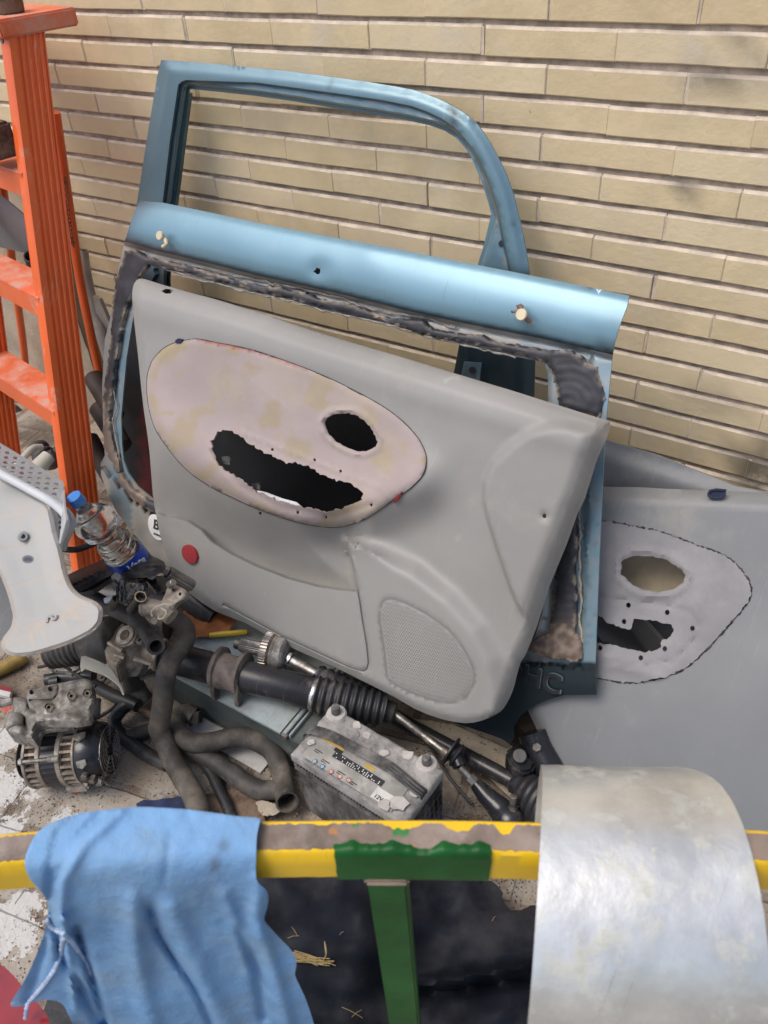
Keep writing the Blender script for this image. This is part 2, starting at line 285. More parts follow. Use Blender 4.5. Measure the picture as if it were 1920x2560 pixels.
# ------------------------------------------------------------ object helpers
ORG = {}
def thing(name, label, cat, loc, group=None):
    o = bpy.data.objects.new(name, None); C.objects.link(o); o.location = loc; o.empty_display_size = .05
    o['label'] = label; o['category'] = cat
    if group: o['group'] = group
    o['kind'] = 'thing'
    ORG[o.name] = Vector(loc); return o
def link(name, me, parent=None, base=None, label=None, cat=None, group=None, kind=None):
    o = bpy.data.objects.new(name, me); C.objects.link(o)
    org = ORG[parent.name] if parent else Vector(base if base is not None else (0, 0, 0))
    if parent: o.parent = parent
    else: o.location = org
    me.transform(Matrix.Translation(-org)); ORG[o.name] = org
    for k, v in (('label', label), ('category', cat), ('group', group), ('kind', kind)):
        if v: o[k] = v
    if label and cat and not kind: o['kind'] = 'thing'
    return o
class MB:
    def __init__(s): s.v = []; s.f = []; s.mi = []; s.mats = []
    def add(s, vs, fs, m=None):
        if m not in s.mats: s.mats.append(m)
        k = len(s.v); s.v += [tuple(p) for p in vs]; s.f += [tuple(i+k for i in f) for f in fs]; s.mi += [s.mats.index(m)]*len(fs); return s
    def build(s, name, m=None, parent=None, ang=35, **kw):
        me = bpy.data.meshes.new(name); me.from_pydata(s.v, [], s.f)
        for q in s.mats: me.materials.append(MATS[q or m])
        me.polygons.foreach_set('material_index', s.mi); me.update()
        bm = bmesh.new(); bm.from_mesh(me); bmesh.ops.recalc_face_normals(bm, faces=bm.faces); bm.to_mesh(me); bm.free()
        me.polygons.foreach_set('use_smooth', [True]*len(me.polygons)); me.set_sharp_from_angle(angle=math.radians(ang))
        if parent is None and 'base' not in kw:
            a = np.array(s.v); kw['base'] = ((a[:, 0].min()+a[:, 0].max())/2, (a[:, 1].min()+a[:, 1].max())/2, a[:, 2].min())
        return link(name, me, parent, **kw)
    def box(s, o, u, v, w, m=None, bev=.0):
        o, u, v, w = [Vector(q) for q in (o, u, v, w)]
        b = bmesh.new(); vs = [b.verts.new(o+u*i+v*j+w*k) for i in (0, 1) for j in (0, 1) for k in (0, 1)]
        for f in ((0, 1, 3, 2), (4, 6, 7, 5), (0, 4, 5, 1), (2, 3, 7, 6), (0, 2, 6, 4), (1, 5, 7, 3)): b.faces.new([vs[i] for i in f])
        if bev: bmesh.ops.bevel(b, geom=b.edges[:], offset=bev, segments=2, affect='EDGES')
        b.verts.index_update(); s.add([q.co for q in b.verts], [[q.index for q in f.verts] for f in b.faces], m); b.free(); return s
    def cbox(s, c, u, v, w, m=None, bev=0.):
        c, u, v, w = [Vector(q) for q in (c, u, v, w)]; return s.box(c-u/2-v/2-w/2, u, v, w, m, bev)
    def tube(s, pts, r, n=14, m=None, cap=True, wall=0., sq=None, twist=0.):
        P = [Vector(p) for p in pts]; N = len(P); R = list(r) if hasattr(r, '__len__') else [r]*N
        T = [(P[min(i+1, N-1)]-P[max(i-1, 0)]).normalized() for i in range(N)]
        a = T[0].orthogonal().normalized() if sq is None else (Vector(sq)-T[0]*T[0].dot(Vector(sq))).normalized(); V = []; Fc = []
        for i in range(N):
            a = (a-T[i]*a.dot(T[i])).normalized(); b = T[i].cross(a)
            for k in range(n):
                t = 2*math.pi*(k+.5*(sq is not None))/n+twist; V.append(P[i]+(a*math.cos(t)+b*math.sin(t))*R[i])
        for i in range(N-1):
            for k in range(n): Fc.append((i*n+k, i*n+(k+1) % n, (i+1)*n+(k+1) % n, (i+1)*n+k))
        if wall:                                                          # open pipe: inner skin at both ends joined by a rim
            k0 = len(V)
            for i in range(N):
                for k in range(n): V.append(P[i]+(V[i*n+k]-P[i])*max(.05, 1-wall/R[i]))
            for i in range(N-1):
                for k in range(n): Fc.append((k0+i*n+k, k0+(i+1)*n+k, k0+(i+1)*n+(k+1) % n, k0+i*n+(k+1) % n))
            for i in (0, N-1):
                for k in range(n): Fc.append((i*n+k, i*n+(k+1) % n, k0+i*n+(k+1) % n, k0+i*n+k))
        elif cap:
            Fc.append(tuple(range(n))); Fc.append(tuple((N-1)*n+k for k in range(n)))
        return s.add(V, Fc, m)
    def cyl(s, a, b, r, r2=None, n=20, m=None, wall=0., bev=None):
        a, b = Vector(a), Vector(b); r2 = r if r2 is None else r2; L = (b-a).length
        if bev: d = (b-a)/L; return s.tube([a, a+d*bev, b-d*bev, b], [r-bev, r, r2, r2-bev], n, m, wall=wall)
        return s.tube([a, b], [r, r2], n, m, wall=wall)
    def lathe(s, a, b, prof, n=28, m=None, ripple=None):
        a, b = Vector(a), Vector(b); d = b-a; T = d.normalized(); x = T.orthogonal().normalized(); y = T.cross(x); V = []; Fc = []
        for (t, r) in prof:
            for k in range(n):
                q = 2*math.pi*k/n; rr = r*(1+(ripple(t, q) if ripple else 0)); V.append(a+d*t+(x*math.cos(q)+y*math.sin(q))*rr)
        for i in range(len(prof)-1):
            for k in range(n): Fc.append((i*n+k, i*n+(k+1) % n, (i+1)*n+(k+1) % n, (i+1)*n+k))
        Fc.append(tuple(range(n))); Fc.append(tuple((len(prof)-1)*n+k for k in range(n)))
        return s.add(V, Fc, m)
    def prism(s, P, w, m=None, bev=0.):
        P = [Vector(p) for p in P]; w = Vector(w); n = len(P); b = bmesh.new()
        lo = [b.verts.new(p) for p in P]; hi = [b.verts.new(p+w) for p in P]
        b.faces.new(lo); b.faces.new(hi[::-1])
        for i in range(n): b.faces.new((lo[i], hi[i], hi[(i+1) % n], lo[(i+1) % n]))
        if bev: bmesh.ops.bevel(b, geom=b.edges[:], offset=bev, segments=2, affect='EDGES', clamp_overlap=True)
        b.verts.index_update(); s.add([q.co for q in b.verts], [[q.index for q in f.verts] for f in b.faces], m); b.free(); return s
def SP(pts, n=6): return [Vector(p) for p in spline([tuple(p) for p in pts], n=n)]
def panel(name, outline, plane, mt, h=None, holes=(), extras=(), step=12, thick=.003, parent=None, masks=None, ang=42, surf=None, lip=None, **kw):
    """a sheet of real thickness following plane (or surf), raised by h, cut to outline and holes"""
    outline = dens(outline, step); holes = [dens(q, step) for q in holes]; extras = [dens(q, step, False) for q in extras]
    V = []; E = []
    for L in [outline]+holes:
        k = len(V); n = len(L); V += [Vector(p) for p in L]; E += [(k+i, k+(i+1) % n) for i in range(n)]
    for L in extras:
        k = len(V); V += [Vector(p) for p in L]; E += [(k+i, k+i+1) for i in range(len(L)-1)]
    x0, y0 = outline.min(0); x1, y1 = outline.max(0)
    g = np.array([(x+(step/2 if j % 2 else 0), y) for j, y in enumerate(np.arange(y0, y1, step*.87)) for x in np.arange(x0, x1, step)])
    ok = pip(g, outline) & (segd(g, outline, True) > step*.45)
    for q in holes: ok &= ~pip(g, q) & (segd(g, q, True) > step*.4)
    for q in extras: ok &= segd(g, q) > step*.35
    V += [Vector(p) for p in g[ok]]
    r = delaunay_2d_cdt(V, E, [], 0, 1e-3); P = np.array([tuple(v) for v in r[0]]); T = np.array([f for f in r[2] if len(f) == 3])
    c = P[T].mean(1); ok = pip(c, outline)
    for q in holes: ok &= ~pip(c, q)
    T = T[ok]; used = np.unique(T); mp = -np.ones(len(P), int); mp[used] = np.arange(len(used)); P = P[used]; T = mp[T]
    hh = h(P) if h is not None else np.zeros(len(P))
    if surf is None: A = plane.at(P, hh); B = A-plane.n*thick
    else:
        A = surf(P, hh); w = rays(P); w /= np.linalg.norm(w, axis=1)[:, None]; B = A+w*thick
    n = len(P); tri = [tuple(t) for t in T]; ec = {}
    for t in tri:
        for a, b in ((t[0], t[1]), (t[1], t[2]), (t[2], t[0])): ec[(a, b)] = 1
    if lip:                                                             # edge turned back by lip
        B2 = A-plane.n*lip
    sidef = [(a, b, b+n, a+n) for (a, b) in ec if (b, a) not in ec]
    me = bpy.data.meshes.new(name); me.from_pydata([tuple(p) for p in np.vstack([A, B])], [], [t[::-1] for t in tri]+[tuple(i+n for i in t) for t in tri]+sidef)
    me.materials.append(MATS[mt]); me.update()
    bm = bmesh.new(); bm.from_mesh(me); bmesh.ops.recalc_face_normals(bm, faces=bm.faces); bm.to_mesh(me); bm.free()
    me.polygons.foreach_set('use_smooth', [True]*len(me.polygons)); me.set_sharp_from_angle(angle=math.radians(ang))
    for k, fn in (masks or {}).items():
        a = me.attributes.new(k, 'FLOAT', 'POINT'); q = np.clip(fn(P), 0, 1).astype(np.float32); a.data.foreach_set('value', np.concatenate([q, q]))
    if parent is None and 'base' not in kw: q = np.vstack([A, B]); kw['base'] = (*((q.min(0)+q.max(0))/2)[:2], q[:, 2].min())
    return link(name, me, parent, **kw)
def text_mesh(name, body, size, o, u, v, mt, parent, ext=.0006, label=None, shear=0.):
    cu = bpy.data.curves.new(name, 'FONT'); cu.body = body; cu.size = size; cu.extrude = ext; cu.shear = shear; cu.align_x = 'CENTER'; cu.align_y = 'CENTER'; cu.offset = size*.02
    t = bpy.data.objects.new('tmp', cu); C.objects.link(t); dg = bpy.context.evaluated_depsgraph_get(); me = bpy.data.meshes.new_from_object(t.evaluated_get(dg)); bpy.data.objects.remove(t)
    u = Vector(u).normalized(); v = (Vector(v)-u*u.dot(Vector(v))).normalized(); w = u.cross(v); M = Matrix.Identity(4)
    for i in range(3): M[i][0] = u[i]; M[i][1] = v[i]; M[i][2] = w[i]; M[i][3] = o[i]
    me.transform(M); me.materials.clear(); me.materials.append(MATS[mt]); me.name = name
    return link(name, me, parent, label=label)
Zv = Vector((0, 0, 1))
#PARTS
# ------------------------------------------------------------ setting: paving and walls
m_ = MB(); m_.add([(-9, -6, 0), (7, -6, 0), (7, 1.62, 0), (-9, 1.62, 0)], [(0, 1, 2, 3)]); m_.build('ground', 'paving', base=(0, 0, 0), kind='structure')
def brick_wall():
    YW = 1.5; CH = .05829; GAP = .0092; P = .2515; V = []; Fc = []; MI = []; A1 = []; A2 = []; A3 = []
    so_ = [(AY(1880, 1165, YW), .075, .9), (AY(1905, 1130, YW), .05, 1), (AY(1885, 1215, YW), .06, 1), (AY(1790, 195, YW), .022, .75), (AY(1745, 205, YW), .03, .7), (AY(1830, 140, YW), .028, .7), (AY(1900, 150, YW), .03, .9),
           (AY(1700, 297, YW), .014, .8), (AY(1705, 470, YW), .017, .85), (AY(1738, 492, YW), .014, .85), (AY(1810, 1000, YW), .05, .35), (AY(1750, 992, YW), .04, .3)]
    for k in range(-16, 23):
        zt = 1.266-k*CH-GAP/2; zb = zt-(CH-GAP)
        if zb < -.02: continue
        ph = -.519 if k % 2 == 0 else -.3885
        for j in range(-15, 9):
            xa = ph+P*j+.0011; xb = xa+P-.0022
            dx = rng.normal(0, .004); xa += dx*.5; xb += dx*.5; dy = rng.normal(0, .0010); dz = rng.normal(0, .0006)
            n = 8; base = len(V); r1 = rng.random(); r2 = rng.random()
            ins_t = .0052; e = .0016
            rows = ((zt+dz, .030), (zt+dz, .0035), (zt+dz-ins_t, .0), (zb+dz+.0022, 0.), (zb+dz, .0022), (zb+dz, .030))
            xs = np.linspace(xa+e, xb-e, n-2)
            for ri, (z, y) in enumerate(rows):
                cols = [(xa, .030), (xa, .0018)]+[(x, 0) for x in xs]+[(xb, .0018), (xb, .030)]
                for ci, (x, yy) in enumerate(cols):
                    w = noise.noise(Vector((x*9, z*30, k))); w2 = noise.noise(Vector((x*25, z*60, 7+k)))
                    V.append((x+w2*.0008*(ci in (1, len(cols)-2)), YW+max(y, yy)+dy+w*.0005, z+w*.0011+w2*.0007))
                    s3 = 0.
                    for (c, r, a) in so_:
                        d = math.hypot(x-c.x, (z-c.z)*1.2)+.03*noise.noise(Vector((x*30, z*30, 3)))
                        if d < r: s3 = max(s3, a*(1-(d/r)**2))
                    A1.append(r1*.55 if r1 > .45 else 0); A2.append(r2*.5 if r2 > .6 else 0); A3.append(s3)
            nc = n+2
            for ri in range(len(rows)-1):
                for ci in range(nc-1):
                    a = base+ri*nc+ci; Fc.append((a, a+1, a+nc+1, a+nc)); MI.append(1 if ri in (0, 1) else 0)
    me = bpy.data.meshes.new('bricks'); me.from_pydata(V, [], Fc); me.materials.append(MATS['brick']); me.materials.append(MATS['brick_edge'])
    me.polygons.foreach_set('material_index', MI); me.update()
    for nm, A in (('m1', A1), ('m2', A2), ('m3', A3)): a = me.attributes.new(nm, 'FLOAT', 'POINT'); a.data.foreach_set('value', np.array(A, np.float32))
    bm = bmesh.new(); bm.from_mesh(me); bmesh.ops.recalc_face_normals(bm, faces=bm.faces); bm.to_mesh(me); bm.free()
    t = thing('brick_wall', 'yellow brick wall with deep raked joints behind all the scrap', 'wall', (-1.2, 1.5, 0))
    link('brick_face', me, t)
    g = MB(); nx, nz = 120, 60
    vv = [(-4.4+6.6*i/nx, YW+.0058+.0008*noise.noise(Vector((i*.9, j*.9, 0))), 2.25*j/nz) for j in range(nz+1) for i in range(nx+1)]
    g.add(vv, [(j*(nx+1)+i, j*(nx+1)+i+1, (j+1)*(nx+1)+i+1, (j+1)*(nx+1)+i) for j in range(nz) for i in range(nx)]); g.box((-4.4, YW+.014, 0), (6.6, 0, 0), (0, .1, 0), (0, 0, 2.25)); g.build('mortar_bed', 'mortar', t)
    # thin mortar fill standing in the upright joints
    u = MB()
    for k in range(-16, 22):
        zt = 1.266-k*CH-GAP/2; ph = -.519 if k % 2 == 0 else -.3885
        for j in range(-15, 9): u.box((ph+P*j-.003, YW+.0016, zt-(CH-GAP)+.001), (.006, 0, 0), (0, .015, 0), (0, 0, CH-GAP-.003))
    u.build('joint_mortar', 'brick_edge', t)
brick_wall()
g = MB(); nx, nz = 40, 22
x0, x1 = -4.3, AY(88, 480, 1.43).x; zt = AY(40, 465, 1.43).z
vv = [(x0+(x1-x0)*i/nx, 1.43+.004*noise.noise(Vector((i*.7, j*.7, 2))), zt*j/nz) for j in range(nz+1) for i in range(nx+1)]
g.add(vv, [(j*(nx+1)+i, j*(nx+1)+i+1, (j+1)*(nx+1)+i+1, (j+1)*(nx+1)+i) for j in range(nz) for i in range(nx)])
g.box((x0, 1.434, 0), (x1-x0, 0, 0), (0, .062, 0), (0, 0, zt+.001)); g.build('plaster_plinth', 'stucco', label='low tan rough plaster plinth on the wall behind the ladder', cat='wall')
# ------------------------------------------------------------ rear blue door frame
PR = PAB(1.235, .195)
ro = [(403, 150), (520, 158), (640, 170), (740, 180), (833, 193), (915, 204), (987, 216), (1030, 224), (1064, 235), (1100, 249), (1134, 266), (1164, 285), (1188, 305), (1208, 331), (1226, 359), (1246, 396), (1265, 436), (1283, 486), (1299, 552), (1313, 617), (1323, 683), (1337, 901), (1334, 1010), (1330, 1500), (1050, 1560), (700, 1470), (350, 1280), (330, 1150), (300, 800), (343, 502), (370, 330), (393, 190)]
ri = [(473, 222), (560, 231), (640, 240), (740, 254), (833, 270), (890, 279), (940, 287), (1010, 299), (1076, 314), (1112, 327), (1141, 345), (1160, 366), (1176, 390), (1192, 425), (1207, 463), (1221, 507), (1231, 545), (1196, 656), (1150, 850), (1120, 1010), (1080, 1075), (760, 990), (430, 905), (424, 700), (434, 509), (452, 370), (468, 255)]
rh = dens(ri, 10)
crT = [(409, 510), (428, 350), (447, 222), (449, 212), (456, 206), (466, 203), (640, 209), (833, 235), (950, 252), (1026, 267), (1066, 281), (1103, 298), (1134, 320), (1161, 349), (1182, 376), (1199, 405), (1222, 460), (1242, 521), (1257, 600), (1275, 679)]
def hr(P):
    d = segd(P, ri, True); c = side(P, crT); dc = segd(P, crT)
    do = segd(P, ro[:21]+[(1323, 683)]) if False else segd(P, ro, True)
    t = ss(c, -3, 3); h = (.030-.012*(1-ss(do, 0, 26)))*(1-t)+.019*t-.003*np.exp(-((c-4)/3)**2)
    h = h-.024*(1-ss(d, 7, 14))*ss(c, 0, 6)
    low = ss(P[:, 1], 700, 760); h = h*(1-low)+low*.012*np.sin(P[:, 0]*.05)
    return h
rdoor = thing('car_door_frame', 'blue car door shell with an empty arched window frame leaning on the brick wall', 'car door', (-1.0, 1.25, 0))
panel('frame', ro, PR, 'blue_shaded', h=hr, holes=[ri], extras=[par(crT, -3), crT, par(crT, 3), par(crT, 6), par(ri, -8, True), par(ri, -12, True), par(ri, -15, True)], step=11, thick=.004, parent=rdoor, ang=50,
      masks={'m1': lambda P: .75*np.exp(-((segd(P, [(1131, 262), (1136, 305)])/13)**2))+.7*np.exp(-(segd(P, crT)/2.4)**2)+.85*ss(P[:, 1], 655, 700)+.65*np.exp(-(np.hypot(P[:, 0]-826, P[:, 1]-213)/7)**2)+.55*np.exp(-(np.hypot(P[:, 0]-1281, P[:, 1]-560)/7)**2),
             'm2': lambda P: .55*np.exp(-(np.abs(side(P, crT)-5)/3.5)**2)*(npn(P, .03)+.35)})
# window channel on the left post: a dark folded strip and a paler strip
c1 = [PR.pt(447, 226, .012), PR.pt(428, 360, .012), PR.pt(411, 508, .012)]
MB().tube([p+Vector((.004, 0, 0)) for p in c1], .0045, 6).build('channel_seal', 'channel', rdoor)
MB().prism([PR.pt(*q, -.006) for q in ((462, 232), (473, 236), (432, 560), (420, 560))], (0, .012, 0)).build('window_channel', 'channel', rdoor)
pil = MB().prism([PR.pt(*q, -.004) for q in ((1232, 520), (1241, 560), (1262, 640), (1268, 705), (1190, 705), (1200, 652))], (0, .006, 0)); pil.build('pillar_gusset', 'blue_shaded', rdoor)
b_ = MB().prism([PR.pt(*q, .014) for q in ((1244, 575), (1262, 577), (1266, 600), (1262, 634), (1266, 662), (1236, 660), (1218, 668), (1226, 652), (1243, 636), (1238, 600))], (0, .003, 0)); br_ = b_.build('hinge_plate', 'flange', rdoor)
MB().cyl(PR.pt(1254, 609, .0182), PR.pt(1254, 609, .014), .0062, n=16).build('bolt_hole', 'ink_black', rdoor)
MB().prism([PR.pt(*q, .016) for q in ((1160, 905), (1203, 908), (1198, 960), (1150, 950))], (0, .003, 0)).build('pillar_plate', 'flange', rdoor)
MB().cyl(PR.pt(1181, 925, .021), PR.pt(1181, 925, .016), .0072, n=16).build('bolt_hole', 'ink_black', rdoor)
# ------------------------------------------------------------ dark red-and-black inner panel seen between hatch and card
PD = PAB(1.13, .28)
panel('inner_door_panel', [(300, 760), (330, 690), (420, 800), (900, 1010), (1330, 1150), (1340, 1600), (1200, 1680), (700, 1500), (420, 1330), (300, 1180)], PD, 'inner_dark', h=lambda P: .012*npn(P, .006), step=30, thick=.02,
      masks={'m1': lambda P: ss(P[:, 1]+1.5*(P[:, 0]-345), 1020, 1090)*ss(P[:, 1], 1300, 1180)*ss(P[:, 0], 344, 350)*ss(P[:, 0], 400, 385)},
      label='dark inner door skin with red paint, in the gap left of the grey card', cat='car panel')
# ------------------------------------------------------------ front blue hatch
PH = PAB(.865, .465)
ho = [(349, 502), (409, 507), (520, 530), (640, 556), (800, 587), (964, 617), (1120, 648), (1280, 679), (1430, 709), (1573, 739), (1567, 768), (1556, 795), (1546, 824), (1537, 855), (1531, 887), (1524, 960), (1515, 1051), (1509, 1160), (1502, 1313), (1494, 1506), (1488, 1671), (1491, 1737), (1409, 1738), (1375, 1748), (1340, 1762), (1317, 1777), (1299, 1792), (1290, 1808), (1284, 1819), (1287, 1843), (1277, 1858), (1249, 1845), (1180, 1821), (1080, 1790), (900, 1700), (640, 1570), (470, 1450), (378, 1386), (347, 1348), (293, 1282), (270, 1236), (253, 1190), (251, 1159), (262, 1139), (257, 1043), (255, 966), (262, 850), (274, 802), (285, 733), (299, 656), (309, 617), (313, 600), (335, 530)]
hi_ = [(372, 665), (423, 678), (450, 682), (542, 708), (640, 733), (733, 752), (806, 775), (972, 810), (1064, 838), (1144, 857), (1288, 891), (1360, 906), (1369, 929), (1371, 1004), (1366, 1200), (1361, 1450), (1356, 1530), (1338, 1591), (1318, 1612), (1180, 1590), (1000, 1520), (700, 1400), (480, 1292), (380, 1246), (343, 1215), (320, 1182), (309, 1151), (305, 1112), (303, 1043), (308, 982), (316, 897), (333, 792), (347, 707)]
crH = [(311, 604), (345, 613), (391, 627), (484, 649), (640, 688), (833, 731), (1026, 779), (1150, 806), (1280, 832), (1350, 845), (1440, 866), (1533, 888)]
crH2 = [(x-1, y+10) for x, y in crH]
crB = [(251, 1159), (280, 1195), (330, 1250), (390, 1300), (470, 1360)]
crB2 = [(1301, 1654), (1360, 1658), (1420, 1667), (1489, 1674)]
dents = [(793, 678)]
def hh_(P):
    sc = side(P, crH); up = sc < 0; dc = segd(P, crH); do = segd(P, ho, True); di = segd(P, hi_, True)
    top = segd(P, ho[:10])
    s_ = dc/(dc+top+1e-6); band = .008+.019*np.sin(np.pi*np.clip(s_, 0, 1)**.7)**.8-.004*(1-ss(top, 0, 14))
    dd = np.hypot(P[:, 0]-793, P[:, 1]-678); band = band-.007*np.exp(-(dd/26)**2)+.0015*np.exp(-(np.hypot(P[:, 0]-925, P[:, 1]-640)/40)**2)
    fl = -.012-.004*np.exp(-((sc-11)/4)**2)+.006*(1-ss(di, 0, 10))
    t = ss(sc, -2, 9); h = band*(1-t)+fl*t
    lo = (P[:, 0] < 640) & (P[:, 1] > 1140) & (side(P, crB) > 0) if False else (P[:, 1] > 1150) & (P[:, 0] < 900) & (side(P, crB+[(900, 1600)]) > 0)
    h = np.where(lo, .014-.028*ss(segd(P, crB+[(900, 1600)]), 20, 170), h)
    lo2 = (P[:, 0] > 1000) & (side(P, [(1000, 1560)]+crB2) > 0)
    h = np.where(lo2, .010-.02*ss(P[:, 1], 1690, 1860), h)
    rp = (P[:, 0] > 1430) & ~up & ~lo2; h = np.where(rp, h+.012*ss(P[:, 0]-1455-(1600-P[:, 1])*.035, -4, 4), h)
    return h
hatch = thing('car_hatch', 'blue car tailgate shell with two cream buffers and torn black sealant before the arched frame', 'tailgate', (-1.0, 1.05, 0))
crBx = [(x+3, y+4) for x, y in crB]
panel('shell', ho, PH, 'blue', h=hh_, holes=[hi_, circ(793, 678, 7.5, 8.5, 10, jit=.12)], extras=[par(crH, -2), par(crH, 1.5), par(crH, 5), par(crH, 9), crB2, par(crB2, -4)], step=10, thick=.004, parent=hatch, ang=38,
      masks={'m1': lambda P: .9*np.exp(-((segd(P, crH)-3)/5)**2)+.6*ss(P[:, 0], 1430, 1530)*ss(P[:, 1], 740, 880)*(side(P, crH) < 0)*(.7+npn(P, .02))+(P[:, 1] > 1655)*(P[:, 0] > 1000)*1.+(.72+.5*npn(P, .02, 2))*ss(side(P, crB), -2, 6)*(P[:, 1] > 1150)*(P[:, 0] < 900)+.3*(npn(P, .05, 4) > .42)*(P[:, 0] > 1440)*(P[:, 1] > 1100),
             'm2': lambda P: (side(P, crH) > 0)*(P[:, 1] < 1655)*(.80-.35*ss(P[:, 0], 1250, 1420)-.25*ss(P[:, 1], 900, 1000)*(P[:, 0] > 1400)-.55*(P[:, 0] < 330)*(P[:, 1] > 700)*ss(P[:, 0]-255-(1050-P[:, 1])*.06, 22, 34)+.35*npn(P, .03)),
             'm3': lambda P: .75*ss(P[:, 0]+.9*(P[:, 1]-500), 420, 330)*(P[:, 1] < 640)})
SEAL = [
 ([(333, 624), (352, 632), (372, 643), (411, 651), (442, 660), (484, 668), (528, 682), (581, 697), (640, 712), (713, 721), (767, 733), (810, 750), (864, 758), (910, 772), (968, 795), (1020, 798), (1057, 799), (1080, 822), (1142, 833), (1203, 838), (1232, 852), (1290, 862), (1373, 877), (1423, 876), (1448, 888), (1464, 907), (1492, 920), (1501, 954), (1514, 986), (1504, 1020), (1498, 1045), (1454, 1034), (1398, 1016), (1388, 960), (1376, 926), (1368, 905), (1330, 896), (1288, 884), (1220, 869), (1144, 851), (1100, 846), (1040, 832), (972, 805), (900, 789), (806, 769), (733, 748), (640, 727), (581, 711), (528, 699), (484, 686), (446, 676), (410, 671), (369, 660), (355, 682), (342, 699), (333, 726), (322, 752), (313, 775), (303, 822), (294, 873), (288, 912), (286, 946), (277, 995), (272, 1032), (274, 1068), (284, 1117), (294, 1150), (300, 1180), (290, 1182), (270, 1140), (258, 1117), (258, 1019), (262, 958), (272, 885), (278, 812), (280, 763), (289, 702), (301, 665), (311, 629)], 'sealant_bead', None),
 ([(1438, 1300), (1442, 1360), (1436, 1429), (1441, 1500), (1434, 1583), (1452, 1600), (1458, 1640), (1440, 1652), (1369, 1645), (1319, 1629), (1325, 1606), (1373, 1585), (1376, 1540), (1388, 1450), (1398, 1380), (1420, 1340)], 'sealant_bead', None),
 ([(300, 1182), (330, 1222), (372, 1252), (400, 1262), (400, 1290), (360, 1270), (318, 1238), (290, 1200)], 'sealant_bead', None)]
for L, nm, lb in SEAL:
    panel(nm, dens(L, 7, jit=1.3), PH, 'sealant', h=lambda P: np.where(P[:, 0] > 1380, .003, .001)+.004*ss(segd(P, L, True), 0, 9)+.0022*npn(P, .035, 1)+np.where(P[:, 0] < 360, 0, .0005*np.sin(np.hypot(P[:, 0]-1420, P[:, 1]-1010)*.30)*(P[:, 0] > 1385)), step=7, thick=.012, parent=hatch, ang=60,
          masks={'m1': lambda P: .9*ss(P[:, 1], 930, 1100)*(P[:, 0] < 360)+.9*ss(P[:, 1], 1520, 1600)*(P[:, 0] > 1000), 'm2': lambda P: .8*ss(segd(P, L, True), 5, 0)*ss(npn(P, .03, 9), -.1, .25)+.5*(P[:, 1] > 1560)*(P[:, 0] > 1000)*ss(npn(P, .06, 2), -.2, .3)})
for L in ([(372, 655), (470, 692), (640, 735), (733, 754), (806, 778), (900, 795), (972, 812), (1064, 841), (1144, 859), (1288, 893)],
          [(366, 640), (470, 662), (560, 683), (640, 700), (760, 722), (860, 748), (960, 782), (1060, 792), (1140, 822)], [(1447, 1262), (1452, 1330), (1448, 1420), (1454, 1500), (1449, 1560), (1456, 1610)], [(300, 835), (292, 870), (291, 910), (284, 950), (290, 1010), (283, 1060), (291, 1110), (300, 1150)]):
    D = dens(L, 14, False, jit=1.6); MB().tube([PH.pt(x, y, -.004) for x, y in D], list(.0014+.0016*rng.random(len(D))), 6).build('sealant_edge', 'seal_edge' if L[0][0] != 1447 else 'stone', hatch, ang=80)
def buffer(x, y, torn):
    P = PH; c = P.pt(x, y, .040); n = Vector(P.n); r = .0105
    o = MB().lathe(c, c+n*.010, [(0, r*.8), (.35, r), (.8, r), (1, r*.86)], 24).build('buffer_button', 'cream', hatch)
    if torn:
        for k in range(16):
            a = random.choice([-2.3, -1.8, -2.8, .6, .9, .3, 1.1])+random.uniform(-.25, .25); u = PH.pt(x+math.cos(a)*random.uniform(17, 32), y+math.sin(a)*random.uniform(17, 30), .043)
            MB().tube(SP([c+n*.002, (c+u)/2+n*.004, u, u+Vector((.003, 0, -.003))], 3), .0018, 5).build('frayed_strand', 'rust', o)
    else:
        MB().tube(SP([P.pt(x+8, y+8, .040), P.pt(x+11, y+20, .044), P.pt(x+2, y+27, .042)], 4), [.0045]*9, 8).build('button_tail', 'cream', o)
MB().cyl(PH.pt(793, 678, .004), PH.pt(793, 678, -.012), .016).build('dent_shade', 'ink_black', hatch)  # added black disc that paints the darkness inside the dent hole
buffer(405, 590, 0); buffer(1307, 787, 1)
eu_ = PH.pt(1400, 1732)-PH.pt(1300, 1700)
text_mesh('embossed_letters', 'OHC', .056, PH.pt(1326, 1694, .0155), eu_, Vector(PH.n).cross(eu_), 'ink_black', hatch, .001, label='raised letters on the lower edge, the first half hidden')
text_mesh('embossed_rim', 'OHC', .058, PH.pt(1327.5, 1692.5, .0145), eu_, Vector(PH.n).cross(eu_), 'channel', hatch, .001)
pS = Plane(PH.pt(381, 1313, .020), PH.n)
st = panel('sticker', circ(391, 1318, 19, 34, 28, rot=-.35), pS, 'ink_white', step=9, thick=.0008, parent=hatch, label='white oval sticker with a black B')
u_ = pS.pt(400, 1321)-pS.pt(380, 1312)
text_mesh('sticker_letter', 'B', .036, pS.pt(390, 1313, .0014), u_, Vector(PH.n).cross(u_), 'ink_black', st, .0005); text_mesh('sticker_text', 'BVENTO', .0075, pS.pt(394, 1338, .0014), u_, Vector(PH.n).cross(u_), 'ink_black', st, .0003)
